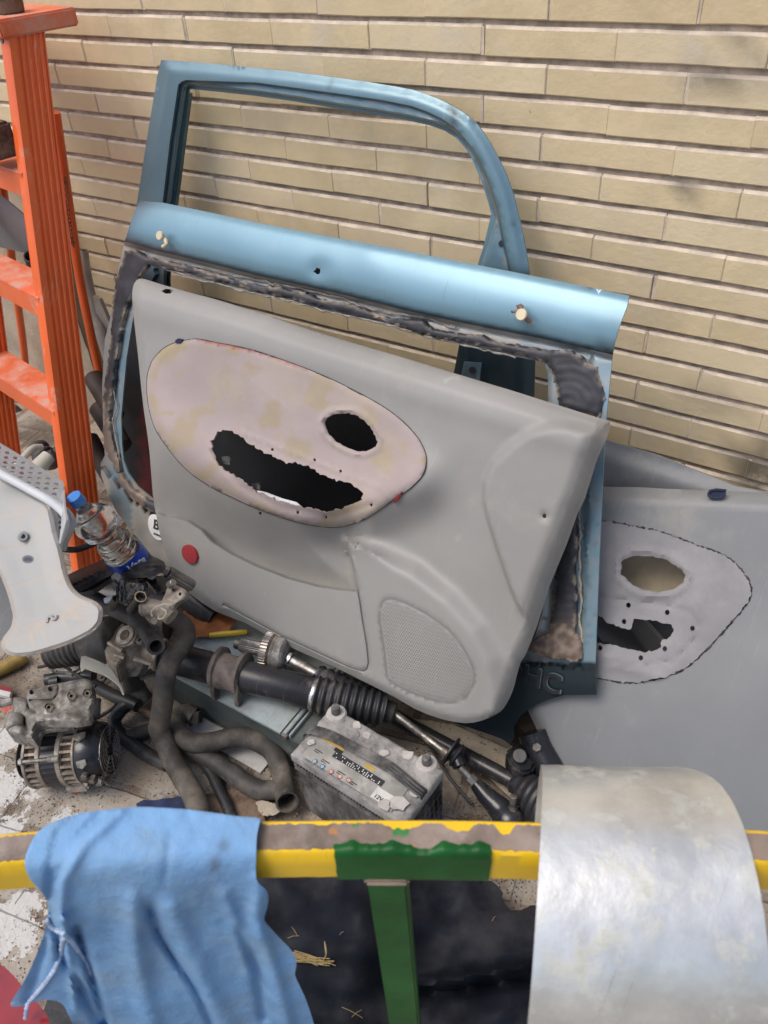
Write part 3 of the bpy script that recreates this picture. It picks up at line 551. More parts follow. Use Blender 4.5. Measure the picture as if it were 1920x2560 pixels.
# ------------------------------------------------------------ front grey door card
PC = PAB(.775, .50)
c_o = [(347, 697), (362, 698), (390, 707), (423, 717), (480, 733), (537, 748), (640, 780), (750, 817), (856, 850), (1000, 892), (1134, 933), (1280, 977), (1400, 1015), (1496, 1045), (1519, 1052), (1524, 1060), (1518, 1090), (1500, 1130), (1488, 1159), (1461, 1247), (1442, 1286), (1415, 1363), (1372, 1467), (1342, 1564), (1311, 1641), (1301, 1655), (1290, 1692), (1284, 1717), (1272, 1748), (1256, 1774), (1240, 1786), (1206, 1801), (1164, 1808), (1101, 1797), (1037, 1772), (991, 1745), (900, 1699), (822, 1661), (746, 1627), (671, 1590), (611, 1556), (540, 1529), (474, 1483), (444, 1440), (420, 1398), (401, 1340), (390, 1286), (382, 1236), (374, 1132), (366, 1070), (359, 1020), (352, 960), (346, 897), (335, 800), (331, 751), (331, 726), (336, 708)]
ins = [(368, 946), (377, 912), (386, 895), (411, 870), (440, 856), (460, 852), (494, 848), (545, 858), (590, 866), (640, 878), (717, 904), (790, 932), (856, 962), (949, 1012), (1006, 1054), (1045, 1097), (1062, 1132), (1065, 1158), (1057, 1186), (1026, 1219), (976, 1255), (925, 1290), (883, 1309), (841, 1318), (794, 1315), (736, 1303), (690, 1288), (640, 1270), (579, 1242), (521, 1213), (463, 1170), (417, 1116), (386, 1066), (370, 1004)]
insS = [tuple(p) for p in spline(ins, True, 3)]
lipP = [(400, 1282), (411, 1288), (440, 1292), (470, 1302), (505, 1325), (532, 1355), (580, 1385), (640, 1414), (717, 1444), (794, 1465), (850, 1473), (895, 1477)]
pkt = [(895, 1477), (900, 1500), (906, 1544), (918, 1614), (922, 1656), (918, 1672), (910, 1678), (890, 1674), (871, 1668), (794, 1632), (700, 1588), (620, 1545), (560, 1512)]
spk = [(865, 1345), (900, 1357), (940, 1372), (1040, 1420), (1130, 1490), (1200, 1570), (1240, 1650), (1256, 1740)]
lobe = [(1496, 1058), (1420, 1044), (1366, 1051), (1310, 1070), (1268, 1100), (1226, 1150), (1207, 1200), (1206, 1250), (1220, 1310), (1238, 1366), (1256, 1420), (1273, 1470), (1295, 1520), (1310, 1548)]
gr = [(952, 1517), (958, 1503), (968, 1498), (980, 1497), (1010, 1506), (1064, 1533), (1122, 1575), (1161, 1625), (1180, 1664), (1186, 1690), (1183, 1710), (1164, 1741), (1130, 1757), (1080, 1749), (1029, 1731), (991, 1713), (974, 1700), (967, 1688), (960, 1622), (949, 1550)]
Rz = [(280, 1262), (360, 1275)]+lipP+[(893, 1468), (886, 1430), (876, 1388), (866, 1352)]+spk[1:]+[(1275, 1950), (280, 1950)]
lobeP = lobe+[(1340, 1640), (1640, 1560), (1640, 1000), (1520, 1060)]
wall_ = [(895, 1477), (893, 1468), (886, 1430), (876, 1388), (866, 1352)]
rE = [(1524, 1056), (1500, 1130), (1461, 1247), (1415, 1363), (1372, 1467), (1342, 1564), (1301, 1655), (1284, 1717), (1262, 1770)]
rE2 = [(1490, 1062), (1470, 1120), (1432, 1238), (1386, 1352), (1344, 1456), (1313, 1554), (1273, 1645), (1254, 1705)]
def hc(P):
    d = segd(P, c_o, True); x, y = P[:, 0], P[:, 1]
    top = segd(P, c_o[:16]); h = .034-.024*(1-ss(top, -6, 52))-.010*(1-ss(d, 0, 14))-.017*np.clip(1-segd(P, rE)/30., 0, 1)
    h += .004*np.exp(-((top-78)/30)**2)
    arm = [(372, 1060), (470, 1130), (600, 1205), (760, 1265), (900, 1275), (1030, 1215)]
    h += .036*np.exp(-(segd(P, arm)/72)**2)*ss(x, 340, 420)
    low = ss(side(P, [(250, 1150), (380, 1262), (470, 1300), (640, 1350), (865, 1345), (1060, 1290), (1300, 1100), (1600, 800)]), -90, 40)*ss(x, 1250, 900)
    sd_ = sdf(P, Rz); w = 60*ss(x, 880, 1010)+30*ss(y, 1400, 1345)*(x > 800)
    t = 1-ss(sd_, -4-w*.5, 3+w*.5)
    h = h-.026*low*(1-t)+(.024-.018*ss(x, 1000, 900)*0)*t-.018*low*t*0
    h = h-.042*np.exp(-(sd_/80)**2)*(sd_ > -1)*(1-t)*ss(x, 440, 760)*ss(x, 935, 870)
    ld = sdf(P, lobeP); lw = 7+26*ss(y, 1240, 1080)
    h = h+.018*(1-ss(ld, -lw, 2))*ss(segd(P, c_o, True), 10, 60)
    gb = segd(P, gr, True); h = h-.002*np.exp(-(gb/4.)**2)
    h = h-.006*np.exp(-(np.hypot(x-1361, y-1290)/11)**2)
    pb = segd(P, pkt); h = h-.004*np.exp(-(pb/2.6)**2)
    return h
card = thing('door_card', 'grey plastic door card with pinkish oval backing and two ragged holes, before the hatch', 'door card', (-.95, .93, 0))
bigh = [(527, 1105), (536, 1089), (556, 1074), (579, 1078), (602, 1091), (621, 1108), (640, 1120), (663, 1132), (694, 1147), (717, 1157), (740, 1157), (771, 1166), (802, 1186), (837, 1199), (875, 1207), (906, 1230), (906, 1249), (883, 1259), (856, 1270), (814, 1280), (756, 1267), (700, 1254), (640, 1228), (617, 1211), (594, 1195), (563, 1178), (540, 1155), (528, 1128)]
rndh = [(810, 1056), (825, 1039), (856, 1034), (887, 1037), (914, 1054), (933, 1078), (942, 1101), (939, 1116), (910, 1130), (871, 1122), (841, 1105), (817, 1081)]
inner = [tuple(p) for p in (np.array(insS)-(715, 1085))*.955+(715, 1085)]
panel('card_shell', spline(c_o, True, 2), PC, 'grey_plastic', h=hc, holes=[inner, [(403, 728), (413, 722), (425, 723), (434, 726), (426, 734), (412, 734)], circ(1361, 1290, 5.2, 6, 10), circ(650, 1283, 4, 5, 8, jit=.15)],
      extras=[inset(c_o, 8), inset(c_o, 17), rE2, spline(gr, True, 2), inset(gr, 5), inset(gr, -5), par(lobe, 3), par(lobe, -3), par(lobe, -8), par(lipP, -3), par(lipP, 0.5), par(lipP, 4), par(wall_, -4), wall_, par(wall_, 4), pkt, par(pkt, 3), par(pkt, -3), par(spk[:4], 8), par(spk[:4], 0), par(spk[:4], -8), [(1209, 1290), (1238, 1366), (1273, 1470), (1310, 1548)]], step=9.5, thick=.0035, parent=card, ang=48,
      masks={'m1': lambda P: .5*ss(segd(P, c_o, True), 7, 0)*(P[:, 0] > 1250)+.8*np.exp(-(segd(P, [(1110, 955), (1128, 943), (1150, 944)])/2.5)**2)+.7*np.exp(-(np.hypot(P[:, 0]-1145, P[:, 1]-1345)/6)**2),
             'm2': lambda P: .75*np.exp(-(segd(P, gr, True)/3)**2)+.8*np.exp(-(segd(P, pkt)/2.3)**2)})
def hin(P):
    h = hc(P)+.0035+.003*ss(segd(P, insS, True), 0, 10)
    d2 = segd(P, [(530, 1130), (600, 1215), (700, 1268), (830, 1293), (930, 1262)]); h -= .004*np.exp(-(d2/7)**2)
    d3 = segd(P, [(600, 1080), (700, 1120), (800, 1160), (870, 1190), (955, 1220), (965, 1246)]); h += .0022*np.exp(-(d3/3.5)**2)
    h += .005*np.exp(-((segd(P, rndh, True)-9)/5)**2)+.0012*npn(P, .02)
    for L in ([(930, 1130), (1000, 1200)], [(905, 1140), (975, 1225)], [(560, 900), (700, 1010)]): h += .0010*np.exp(-(segd(P, L)/3.)**2)
    return h
bk = panel('oval_backing', dens(insS, 7), PC, 'pink_backing', h=hin, holes=[dens(bigh, 7, jit=1.7), dens(spline(rndh, True, 2), 7, jit=.9)]+[circ(x, y, 3.6, 4.4, 8, jit=.12) for x, y in ((681, 1124), (786, 1150), (851, 1178), (928, 1262), (815, 1293), (744, 1281))], extras=[dens([(600, 1080), (700, 1120), (800, 1160), (870, 1190), (955, 1220), (965, 1246)], 8, False)], step=8.5, thick=.004, parent=card, ang=55,
      masks={'m1': lambda P: .75*ss(npn(P, .012, 3)+.25*npn(P, .05, 1), .08, .35)*ss(P[:, 0], 360, 420)+.8*np.exp(-(segd(P, [(380, 990), (392, 1030), (430, 1033)])/5)**2)+.6*np.exp(-(segd(P, [(430, 950), (480, 910)])/6)**2)*(npn(P, .05) > 0)+.55*(segd(P, insS, True) < 22)*(P[:, 0] < 600)*(.5+npn(P, .03)),
             'm2': lambda P: 1.*(segd(P, insS[6*3:11*3]) < 4.5+3*npn(P, .08))*(P[:, 0] > 470)*(P[:, 1] < 930), 'm3': lambda P: np.exp(-(np.hypot(P[:, 0]-447, P[:, 1]-852)/9)**4)})
MB().tube(SP([PC.pt(x, y, hc(np.array([[x, y]]))[0]+.002) for x, y in insS+insS[:1]], 1), .0016, 6).build('backing_seam', 'torn_edge', card)
for L, nm in (([(986, 1249), (992, 1243), (996, 1237), (1003, 1235), (1004, 1230), (1001, 1240), (994, 1250), (984, 1259)], 'red'), ([(437, 852), (445, 846), (456, 849), (452, 858), (440, 858)], 'blue')):
    x, y = L[0]; MB().prism([PC.pt(*q, hc(np.array([q]))[0]+.007) for q in L], Vector(-PC.n)*.006).build('adhesive_scrap', 'red_lens' if nm == 'red' else 'navy', card)
MB().prism([PC.pt(*q, hc(np.array([(640., 1240.)]))[0]-.004) for q in ((640, 1226), (660, 1231), (700, 1246), (738, 1256), (752, 1268), (700, 1264), (650, 1244))], Vector(-PC.n)*.006, bev=.001).build('inner_clip', 'white_plastic', bk)
for x, y in ((562, 1152), (636, 1219)):
    q = hc(np.array([(x, y)]))[0]; MB().prism([PC.pt(x+a, y+b, q-.008) for a, b in ((-9, -10), (8, -12), (14, -3), (12, 10), (-3, 8))], Vector(-PC.n)*.004).build('inner_bracket', 'black_plastic', bk)
q = hc(np.array([(472., 1384.)]))[0]; rl = panel('red_reflector', spline(circ(473, 1386, 17, 25, 18, rot=-.5), True, 2), PC, 'red_lens', h=lambda P: q+.004+.003*np.cos(np.clip(np.hypot(P[:, 0]-473, P[:, 1]-1386)/30, 0, 1.5)), step=7, thick=.006, parent=card)
# perforated speaker grille: a dimpled sheet with rows of small dark holes
gh = MB(); gp = np.array(spline(gr, True, 3)); gg = []
for j in range(60):
    for i in range(60):
        x = 940+i*6.4+(3.2 if j % 2 else 0); y = 1490+j*5.0+i*1.6-40
        gg.append((x, y))
gg = np.array(gg); gg = gg[pip(gg, gp) & (segd(gg, gp, True) > 7)]; hg = hc(gg)
A = PC.at(gg, hg+.0006); B = PC.at(gg+np.array((0, 0)), hg-.001)
n_ = Vector(PC.n); e1 = (PC.pt(1060, 1600)-PC.pt(1050, 1600)).normalized(); e2 = n_.cross(e1)
for p in A:
    p = Vector(p); gh.add([p+e1*math.cos(a)*.00105+e2*math.sin(a)*.00105 for a in np.linspace(0, 2*math.pi, 7)[:-1]]+[p-n_*.0012], [(k, (k+1) % 6, 6) for k in range(6)])
gh.build('speaker_grille', 'hole_grey', card)
# ------------------------------------------------------------ the two grey cards behind on the right
P2 = PAB(1.235, .17)
panel('door_card', [(1420, 1060), (1470, 1083), (1515, 1101), (1646, 1139), (1743, 1178), (1839, 1216), (1920, 1232), (2060, 1290), (2080, 1760), (1700, 1760), (1440, 1640), (1400, 1300)], P2, 'grey_plastic_cool', h=lambda P: .02*ss(segd(P, [(1420, 1060), (1515, 1101), (1743, 1178), (1920, 1232)]), 0, 45)-.012*ss(P[:, 1], 1360, 1700)+.02*np.exp(-(segd(P, [(1480, 1590), (1620, 1680)])/16)**2), step=16, thick=.004,
      masks={}, label='grey door card at the back, only its sloping top edge showing below the bricks', cat='door card')
P3_ = PAB(.875, .72)
r_o = [(1440, 1225), (1506, 1217), (1600, 1218), (1666, 1222), (1790, 1226), (1920, 1233), (2060, 1250), (2090, 1500), (2100, 2150), (1800, 2190), (1500, 2140), (1430, 2040), (1380, 1916), (1368, 1884), (1352, 1847), (1336, 1810), (1320, 1778), (1305, 1700), (1330, 1480), (1400, 1300)]
r_i = [(1480, 1299), (1502, 1303), (1550, 1309), (1600, 1318), (1658, 1332), (1700, 1346), (1743, 1363), (1785, 1378), (1820, 1394), (1842, 1412), (1859, 1432), (1872, 1452), (1878, 1471), (1876, 1488), (1870, 1504), (1839, 1542), (1797, 1589), (1743, 1647), (1715, 1668), (1685, 1684), (1640, 1698), (1590, 1706), (1550, 1705), (1491, 1693), (1450, 1680), (1440, 1500), (1450, 1310)]
r_h = [(1552, 1405), (1565, 1396), (1585, 1389), (1627, 1390), (1666, 1399), (1693, 1417), (1713, 1437), (1708, 1456), (1685, 1473), (1647, 1481), (1608, 1475), (1585, 1465), (1569, 1452), (1553, 1436)]
r_b = [(1494, 1537), (1527, 1560), (1558, 1571), (1577, 1575), (1585, 1548), (1608, 1548), (1647, 1554), (1674, 1558), (1685, 1571), (1674, 1595), (1654, 1602), (1650, 1622), (1630, 1628), (1608, 1629), (1569, 1622), (1494, 1606), (1460, 1600), (1455, 1520)]
def hrc(P):
    h = .024*ss(segd(P, r_o[:7]), -4, 36)*1+.010*np.exp(-(segd(P, [(1440, 1760), (1700, 1800), (2000, 1700)])/160)**2)
    return h-.02*(1-ss(segd(P, [(1380, 1916), (1352, 1847), (1320, 1778)]), 0, 22))
c2 = thing('door_card', 'grey door card at the right edge with a pale torn backing and oval hole', 'door card', (-.1, .97, 0))
panel('card_shell', r_o, P3_, 'grey_plastic_cool', h=hrc, holes=[[tuple(p) for p in (np.array(r_i)-(1640, 1500))*.97+(1640, 1500)], [(1772, 1230), (1812, 1230), (1809, 1240), (1800, 1243), (1776, 1243)]], step=15, thick=.004, parent=c2, ang=50)
def hri(P):
    d2 = segd(P, [(1480, 1490), (1560, 1500), (1660, 1513), (1722, 1530), (1748, 1560), (1735, 1600), (1690, 1650), (1600, 1668), (1500, 1650)])
    return hrc(P)+.003-.005*ss(d2, 6, 0)*1+.006*np.exp(-((segd(P, r_h, True)-12)/6)**2)+.0015*npn(P, .015)+.008*np.exp(-(segd(P, [(1500, 1640), (1640, 1690)])/22)**2)
panel('backing', dens(r_i, 8, jit=1.4), P3_, 'grey_backing', h=hri, holes=[dens(r_h, 8, jit=.8), dens(r_b, 8, jit=1.4)]+[circ(x, y, 6, 7, 9) for x, y in ((1571, 1513), (1668, 1531), (1560, 1554), (1731, 1571), (1662, 1622), (1602, 1645), (1500, 1620))], step=10, thick=.004, parent=c2, ang=55)
D = dens(r_i[:-2], 6, False, jit=1.1); MB().tube([P3_.pt(x, y, hrc(np.array([[x, y]]))[0]+.001) for x, y in D], list(.0013+.0016*rng.random(len(D))), 6).build('torn_edge', 'torn_edge', c2, ang=80)
clip_ = [(1770, 1237), (1775, 1227), (1792, 1224), (1814, 1226), (1811, 1239), (1802, 1245), (1780, 1245)]
MB().tube([P3_.pt(x, y, .024) for x, y in clip_+clip_[:1]], .0026, 6).prism([P3_.pt(x, y, .020) for x, y in clip_], Vector(P3_.n)*.002).build('clip_slot', 'navy', c2)
# folded brace behind the right-hand hole
MB().prism([P2.pt(x, y, .05) for x, y in ((1540, 1530), (1585, 1520), (1690, 1640), (1640, 1660))], (0, .01, 0), bev=.002).build('door_brace', 'grey_plastic_cool', label='short grey brace strip showing through the lower hole of the right card', cat='brace')
panel('inner_trim_panel', [(1530, 1380), (1600, 1350), (1720, 1400), (1740, 1470), (1700, 1520), (1560, 1500)], PAB(.975, .72), 'tan_inner', h=lambda P: .008*npn(P, .02), step=12, thick=.004, label='tan fibre panel glimpsed through the oval hole of the right card', cat='panel')
# ------------------------------------------------------------ orange step ladder
LT = AD(14, 93, 1.71); LB = AD(189, 1417, 2.2); lax = (LT-LB).normalized(); LB = LB-lax*(LB.z/lax.z)
ls = Vector((-.98, .175, 0)).normalized(); lc = Vector((.176, .984, 0)).normalized()          # ls: along the steps, lc: from front edge to wall
lad = thing('step_ladder', 'orange painted step ladder with a fluted side rail standing at the left', 'ladder', (LB.x, LB.y, 0))
def pxy(p): q = np.array(p)-O; c = np.array([q[0]*CX[i]+q[1]*CY[i]+q[2]*CZ[i] for i in range(3)]); return c[0]/c[2]*F+960, c[1]/c[2]*F+1280
def on_line(A, B, py):
    lo, hi = 0., 1.
    for _ in range(40):
        m2 = (lo+hi)/2
        if pxy(A.lerp(B, m2))[1] < py: lo = m2
        else: hi = m2
    return A.lerp(B, lo)
def rail(base, top):
    w = .092; out = -ls; prof = [(0, 0), (.004, .006), (.021, .006), (.023, .001)]
    for k in range(4):
        a = .028+k*.0155; prof += [(a, .0005), (a+.003, .0045), (a+.0085, .0045), (a+.0115, .0005)]
    prof += [(w-.003, .004), (w, 0), (w, -.026), (w-.004, -.026), (w-.004, -.004), (.004, -.004), (.004, -.026), (0, -.026)]
    n = len(prof); V = []; Fc = []; N = 24
    for i in range(N+1):
        p = base.lerp(top, i/N)
        for (a, b) in prof: V.append(p+lc*a+out*(b+.0004*noise.noise(Vector((i, a*90, 1)))))
    for i in range(N):
        for k in range(n): Fc.append((i*n+k, i*n+(k+1) % n, (i+1)*n+(k+1) % n, (i+1)*n+k))
    return MB().add(V, Fc)
rail(LB, LT).build('side_rail', 'orange', lad, ang=50)
rail(LB+ls*.47, LT+ls*.40).build('side_rail', 'orange', lad, ang=50)
for yt, w in ((432, .085), (745, .088), (1030, .09)):
    p = on_line(LT, LB, yt); L = .42+.06*(p-LT).length/1.3
    MB().box(p+ls*.004-lc*.004, ls*L, lc*w, Vector((0, 0, -.006)), bev=.0015).build('step_tread', 'orange_dusty', lad)
    MB().box(p+ls*.004-lc*.004+Vector((0, 0, -.0062)), ls*L, lc*.005, Vector((0, 0, -.052)), bev=.001).box(p+ls*.004+lc*(w-.01)+Vector((0, 0, -.0062)), ls*L, lc*.004, Vector((0, 0, -.03))).build('step_lip', 'orange', lad)
q = LT-lc*.012+Vector((0, 0, -.002))-ls*.012
MB().box(q, ls*.46, lc*.185, Vector((0, 0, .036)), bev=.004).build('top_cap', 'orange_dusty', lad)
MB().tube([q+ls*.001+Vector((0, 0, .038))+ls*.05+lc*.04, q+ls*.09+lc*.10+Vector((0, 0, .04)), q+ls*.05+lc*.07+Vector((0, 0, .041)), q+ls*.13+lc*.04+Vector((0, 0, .04))], .0015, 6).build('wire_scrap', 'rust', label='bent scrap wire lying on the ladder top cap', cat='wire')
MB().cyl(LT+ls*.016+Vector((0, 0, -.006)), LT+ls*.016-lc*.005+Vector((0, 0, -.006)), .006).build('rivet', 'lead', lad)
def rod(pts, r, y0): return MB().tube(SP([AY(x, y, yy) for (x, y), yy in zip(pts, y0)], 5), r, 14).build('rear_leg', 'orange', lad)
rod([(138, 280), (176, 540), (200, 700), (228, 840), (262, 1000), (290, 1180)], .0125, [1.30, 1.30, 1.28, 1.26, 1.24, 1.2])
rod([(0, 430), (20, 560), (34, 690), (57, 850), (72, 1000), (92, 1180)], .0125, [1.33, 1.35, 1.36, 1.37, 1.38, 1.38])
MB().tube([AY(-4, 990, 1.33), AY(4, 1080, 1.33), AY(10, 1180, 1.33)], .02, 12).build('rear_brace', 'orange', lad)
# small chain hanging behind the rail
ch = MB(); cp = [AY(164, 450, 1.25), AY(170, 520, 1.25), AY(176, 570, 1.25), AY(183, 612, 1.25)]
for k, p in enumerate(SP(cp, 5)): ch.tube([p+Vector((.004*math.cos(t)*(k % 2), .004*math.cos(t)*(1-k % 2), .007*math.sin(t))) for t in np.linspace(0, 2*math.pi, 11)], .0012, 5)
ch.build('spreader_chain', 'rust', lad)
MB().box(AD(-66, 392, 1.86), ls*-.10, lc*.07, Vector((0, .0, .075)), bev=.006).build('rusty_block', 'rust', label='dark rusty metal block standing on the upper ladder step', cat='metal block')
MB().cyl(q+ls*.075+lc*.07+Vector((0, 0, .0365)), q+ls*.075+lc*.07+Vector((0, 0, .075)), .03, .034, bev=.003).build('dark_can', 'rust', label='small dark can standing on the ladder top cap', cat='can')
# ------------------------------------------------------------ clutter behind the ladder
PB = PAB(1.30, 0)
for i, (L, mt, lb) in enumerate((([(-60, 440), (0, 488), (40, 520), (80, 556), (120, 620), (110, 640), (60, 632), (0, 618), (-60, 610)], 'grey_plastic_cool', 'curved light grey fender panel between upper and middle ladder steps'),
                    ([(-60, 640), (0, 662), (50, 682), (100, 708), (100, 722), (40, 704), (-10, 690), (-60, 680)], 'grey_plastic', 'narrow pale curved trim strip lying just above the middle ladder step'))):
    panel('fender_panel' if i == 0 else 'trim_strip', L, PB, mt, h=lambda P: .05*np.sin((P[:, 1]-P[:, 0]*.7-420)/190*3.1)*(1-i*.7), step=14, thick=.004, label=lb, cat='car panel' if i == 0 else 'trim')
MB().tube(SP([AY(78, 640, 1.27), AY(92, 680, 1.29), AY(110, 730, 1.32)], 4), [.021]*9, 18, wall=.003).build('open_pipe', 'rubber_brown', label='open ended brown pipe showing beside the ladder rail above the middle step', cat='pipe')
MB().tube(SP([AY(211, 626, 1.44), AY(216, 680, 1.43), AY(234, 770, 1.41), AY(258, 850, 1.38), (AY(300, 980, 1.34))], 5), [.0115+.009*k/20 for k in range(21)], 16, wall=.0015).build('grey_conduit', 'conduit', label='grey plastic tube leaning on the bricks behind the ladder', cat='tube')
MB().prism([AY(x, y, 1.40) for x, y in ((232, 740), (248, 748), (300, 870), (300, 960), (262, 900))], (0, .012, 0)).build('plastic_strip', 'conduit', label='flat grey plastic strip leaning on the bricks left of the blue hatch', cat='strip')
MB().tube(SP([AD(40, 1166, 1.9), AD(62, 1140, 1.92), AD(84, 1120, 1.95), AD(104, 1118, 1.97)], 4), .0085, 10).build('cream_hose', 'cream_tube', label='thin cream hose curling over the basket edge by the ladder', cat='hose')
def bellow(a, b, r0, r1, n, dep=.1): return [(t, (r0+(r1-r0)*t)*(1-dep*(.5-.5*math.cos(2*math.pi*n*t)))) for t in np.linspace(0, 1, n*8+1)]
MB().tube(SP([AD(92, 1112, 2.16), AD(105, 1135, 2.15), AD(125, 1148, 2.15), AD(150, 1138, 2.17), AD(175, 1110, 2.2)], 4), [.020, .027, .029, .024, .030, .031, .025, .029, .031, .029, .024, .028, .027, .026, .024, .022, .02][:17], 18).build('rubber_boot', 'rubber', label='dark folded rubber boot behind the ladder rail below the lowest step', cat='boot')
MB().tube([AD(92, 1172, 1.9), AD(122, 1140, 1.92)], [.02, .017], 14, wall=.003).build('grey_pipe', 'cream_tube', label='short pale pipe stub between basket and dark rubber boot', cat='pipe')
MB().cyl(AY(20, 1030, 1.40), AY(24, 1042, 1.30), .045, .05, bev=.004).build('dark_pot', 'rust', label='dark round pot behind the ladder under its lowest step', cat='pot')
for k, (x, y, d, r, lb) in enumerate(((262, 985, 2.0, .036, 'upper'), (278, 1060, 2.0, .04, 'middle'), (250, 1140, 2.02, .035, 'lower'))):
    MB().cyl(AD(x-30, y-45, d+.25), AD(x+30, y+60, d+.2), r*.8, r*.7, bev=.006, m=None).build('dark_part', 'dark_scrap', label=f'dark brown cylinder in the gap between ladder and hatch, {lb} of three', cat='scrap part', group='dark cylinders between ladder and hatch')
# ------------------------------------------------------------ perforated basket
Pb1 = P3((0, 1109, 1.62), (159, 1207, 1.62), (0, 1187, 1.50))
bas = thing('plastic_basket', 'light grey perforated plastic basket with a white rim, tipped on its side', 'basket', AD(40, 1400, 1.55))
hl = []
for i in range(9):
    for j in range(6):
        x = -28+i*20.5+j*-4+6; y = 1099+i*13.2+j*12.2+6
        if j*1. > 5.2: continue
        hl.append(circ(x+j*1.5, y, 7.6, 3.5, 10, rot=.12))
bo = [(-30, 1089), (0, 1107), (60, 1143), (120, 1180), (157, 1203), (160, 1210), (157, 1262), (140, 1254), (58, 1212), (0, 1182), (-30, 1166)]
bo = np.array(bo); hl = [q for q in hl if (sdf(q, bo) < -3).all()]
panel('perforated_side', bo, Pb1, 'basket', holes=hl, step=9, thick=.003, parent=bas)
Pb2 = P3((159, 1207, 1.62), (157, 1262, 1.50), (140, 1370, 1.60))
bo2 = np.array([(120, 1235), (157, 1210), (160, 1262), (166, 1300), (150, 1360), (128, 1340)])
h2 = [circ(132+i*9, 1262+j*13-i*4, 3.1, 4.2, 8) for i in range(3) for j in range(6)]; h2 = [q for q in h2 if (sdf(q, bo2) < -2.5).all()]
panel('perforated_end', bo2, Pb2, 'basket', holes=h2, step=8, thick=.003, parent=bas)
rp = [AD(-70, 1143, 1.485), AD(0, 1184, 1.485), AD(58, 1216, 1.485), AD(116, 1248, 1.485), AD(150, 1273, 1.487), AD(167, 1297, 1.49), AD(163, 1325, 1.50), AD(152, 1350, 1.52), AD(147, 1372, 1.54)]
MB().tube(SP(rp, 5), .0078, 12).build('rim', 'white_plastic', bas)
rp2 = [p+Vector((.008, .006, -.002)) for p in rp]
MB().tube(SP(rp2, 5), .0052, 10).build('rim_flange', 'basket', bas)
Pb3 = P3((0, 1180, 1.66), (120, 1235, 1.66), (60, 1500, 1.72))
panel('basket_back', [(-30, 1150), (140, 1235), (150, 1330), (120, 1400), (-30, 1380)], Pb3, 'basket', step=20, thick=.003, parent=bas)
# ------------------------------------------------------------ flared grey trim piece
Pt = P3((60, 1200, 1.545), (130, 1600, 1.40), (200, 1520, 1.40))
t_o = [(-70, 1150), (0, 1192), (60, 1225), (112, 1256), (127, 1274), (139, 1331), (153, 1375), (162, 1418), (168, 1440), (176, 1460), (187, 1475), (203, 1488), (222, 1496), (237, 1503), (250, 1514), (255, 1528), (252, 1552), (244, 1566), (226, 1583), (174, 1609), (116, 1628), (78, 1638), (43, 1641), (22, 1637), (8, 1626), (3, 1615), (4, 1602), (10, 1590), (20, 1578), (28, 1565), (32, 1543), (30, 1528), (20, 1490), (5, 1450), (-20, 1400), (-70, 1380)]
tl = [[(-60, 1310), (0, 1292), (80, 1271)], [(0, 1378), (70, 1358), (137, 1331)], [(15, 1473), (90, 1448), (161, 1420)], [(30, 1577), (110, 1552), (190, 1520), (225, 1505)], [(75, 1570), (92, 1622)], [(103, 1562), (122, 1612)], [(55, 1615), (103, 1560)], [(157, 1540), (174, 1588)], [(187, 1525), (203, 1562)], [(157, 1540), (225, 1543)]]
def ht(P):
    d = segd(P, t_o, True); h = .016-.007*(1-ss(d, 0, 9))+.006*ss(d, 10, 60)
    h -= .030*np.exp(-((P[:, 1]-1520)/60)**2)*(1-ss(d, 0, 40))*0
    h += .012*ss(P[:, 1], 1540, 1640)
    for L in tl: h -= .0011*np.exp(-(segd(P, L)/1.6)**2)
    return h
trm = thing('plastic_trim', 'light grey bell shaped plastic trim piece with dusty rib lines', 'trim piece', Pt.pt(100, 1630))
panel('trim_shell', spline(t_o, True, 2), Pt, 'trim', h=ht, extras=[inset(spline(t_o, True, 2), 4), inset(spline(t_o, True, 2), 9), circ(70, 1398, 14, 9.5, 18), circ(70, 1398, 16, 11.5, 18)], step=6, thick=.003, parent=trm, lip=.01,
      masks={'m1': lambda P: np.minimum(1, sum(.55*np.exp(-(segd(P, L)/2.2)**2) for L in tl)+.35*ss(segd(P, t_o, True), 16, 0)*(P[:, 1] > 1380)+.25*ss(segd(P, [(20, 1610), (110, 1560), (200, 1520)]), 16, 0)), 'm2': lambda P: ss(np.hypot((P[:, 0]-70)/14., (P[:, 1]-1398)/9.5), 1.08, .95)})
MB().cyl(Pt.pt(57, 1341, .021), Pt.pt(57, 1341, .034), .010, .0085, wall=.003, bev=.001).build('screw_boss', 'trim', trm)
MB().tube(SP([Pt.pt(x, y, .024) for x, y in ((118, 1556), (120, 1544), (129, 1541), (133, 1548), (140, 1546), (142, 1538))], 3), .0030, 6).build('clip_tab', 'trim', trm)
Pt2 = P3((0, 1250, 1.62), (30, 1600, 1.54), (-60, 1500, 1.54))
panel('plastic_sheet', [(-90, 1190), (40, 1260), (52, 1500), (30, 1575), (12, 1600), (-90, 1600)], Pt2, 'grey_plastic_cool', step=20, thick=.004, label='plain grey plastic panel cut by the left photo edge behind the bell shaped trim', cat='panel')
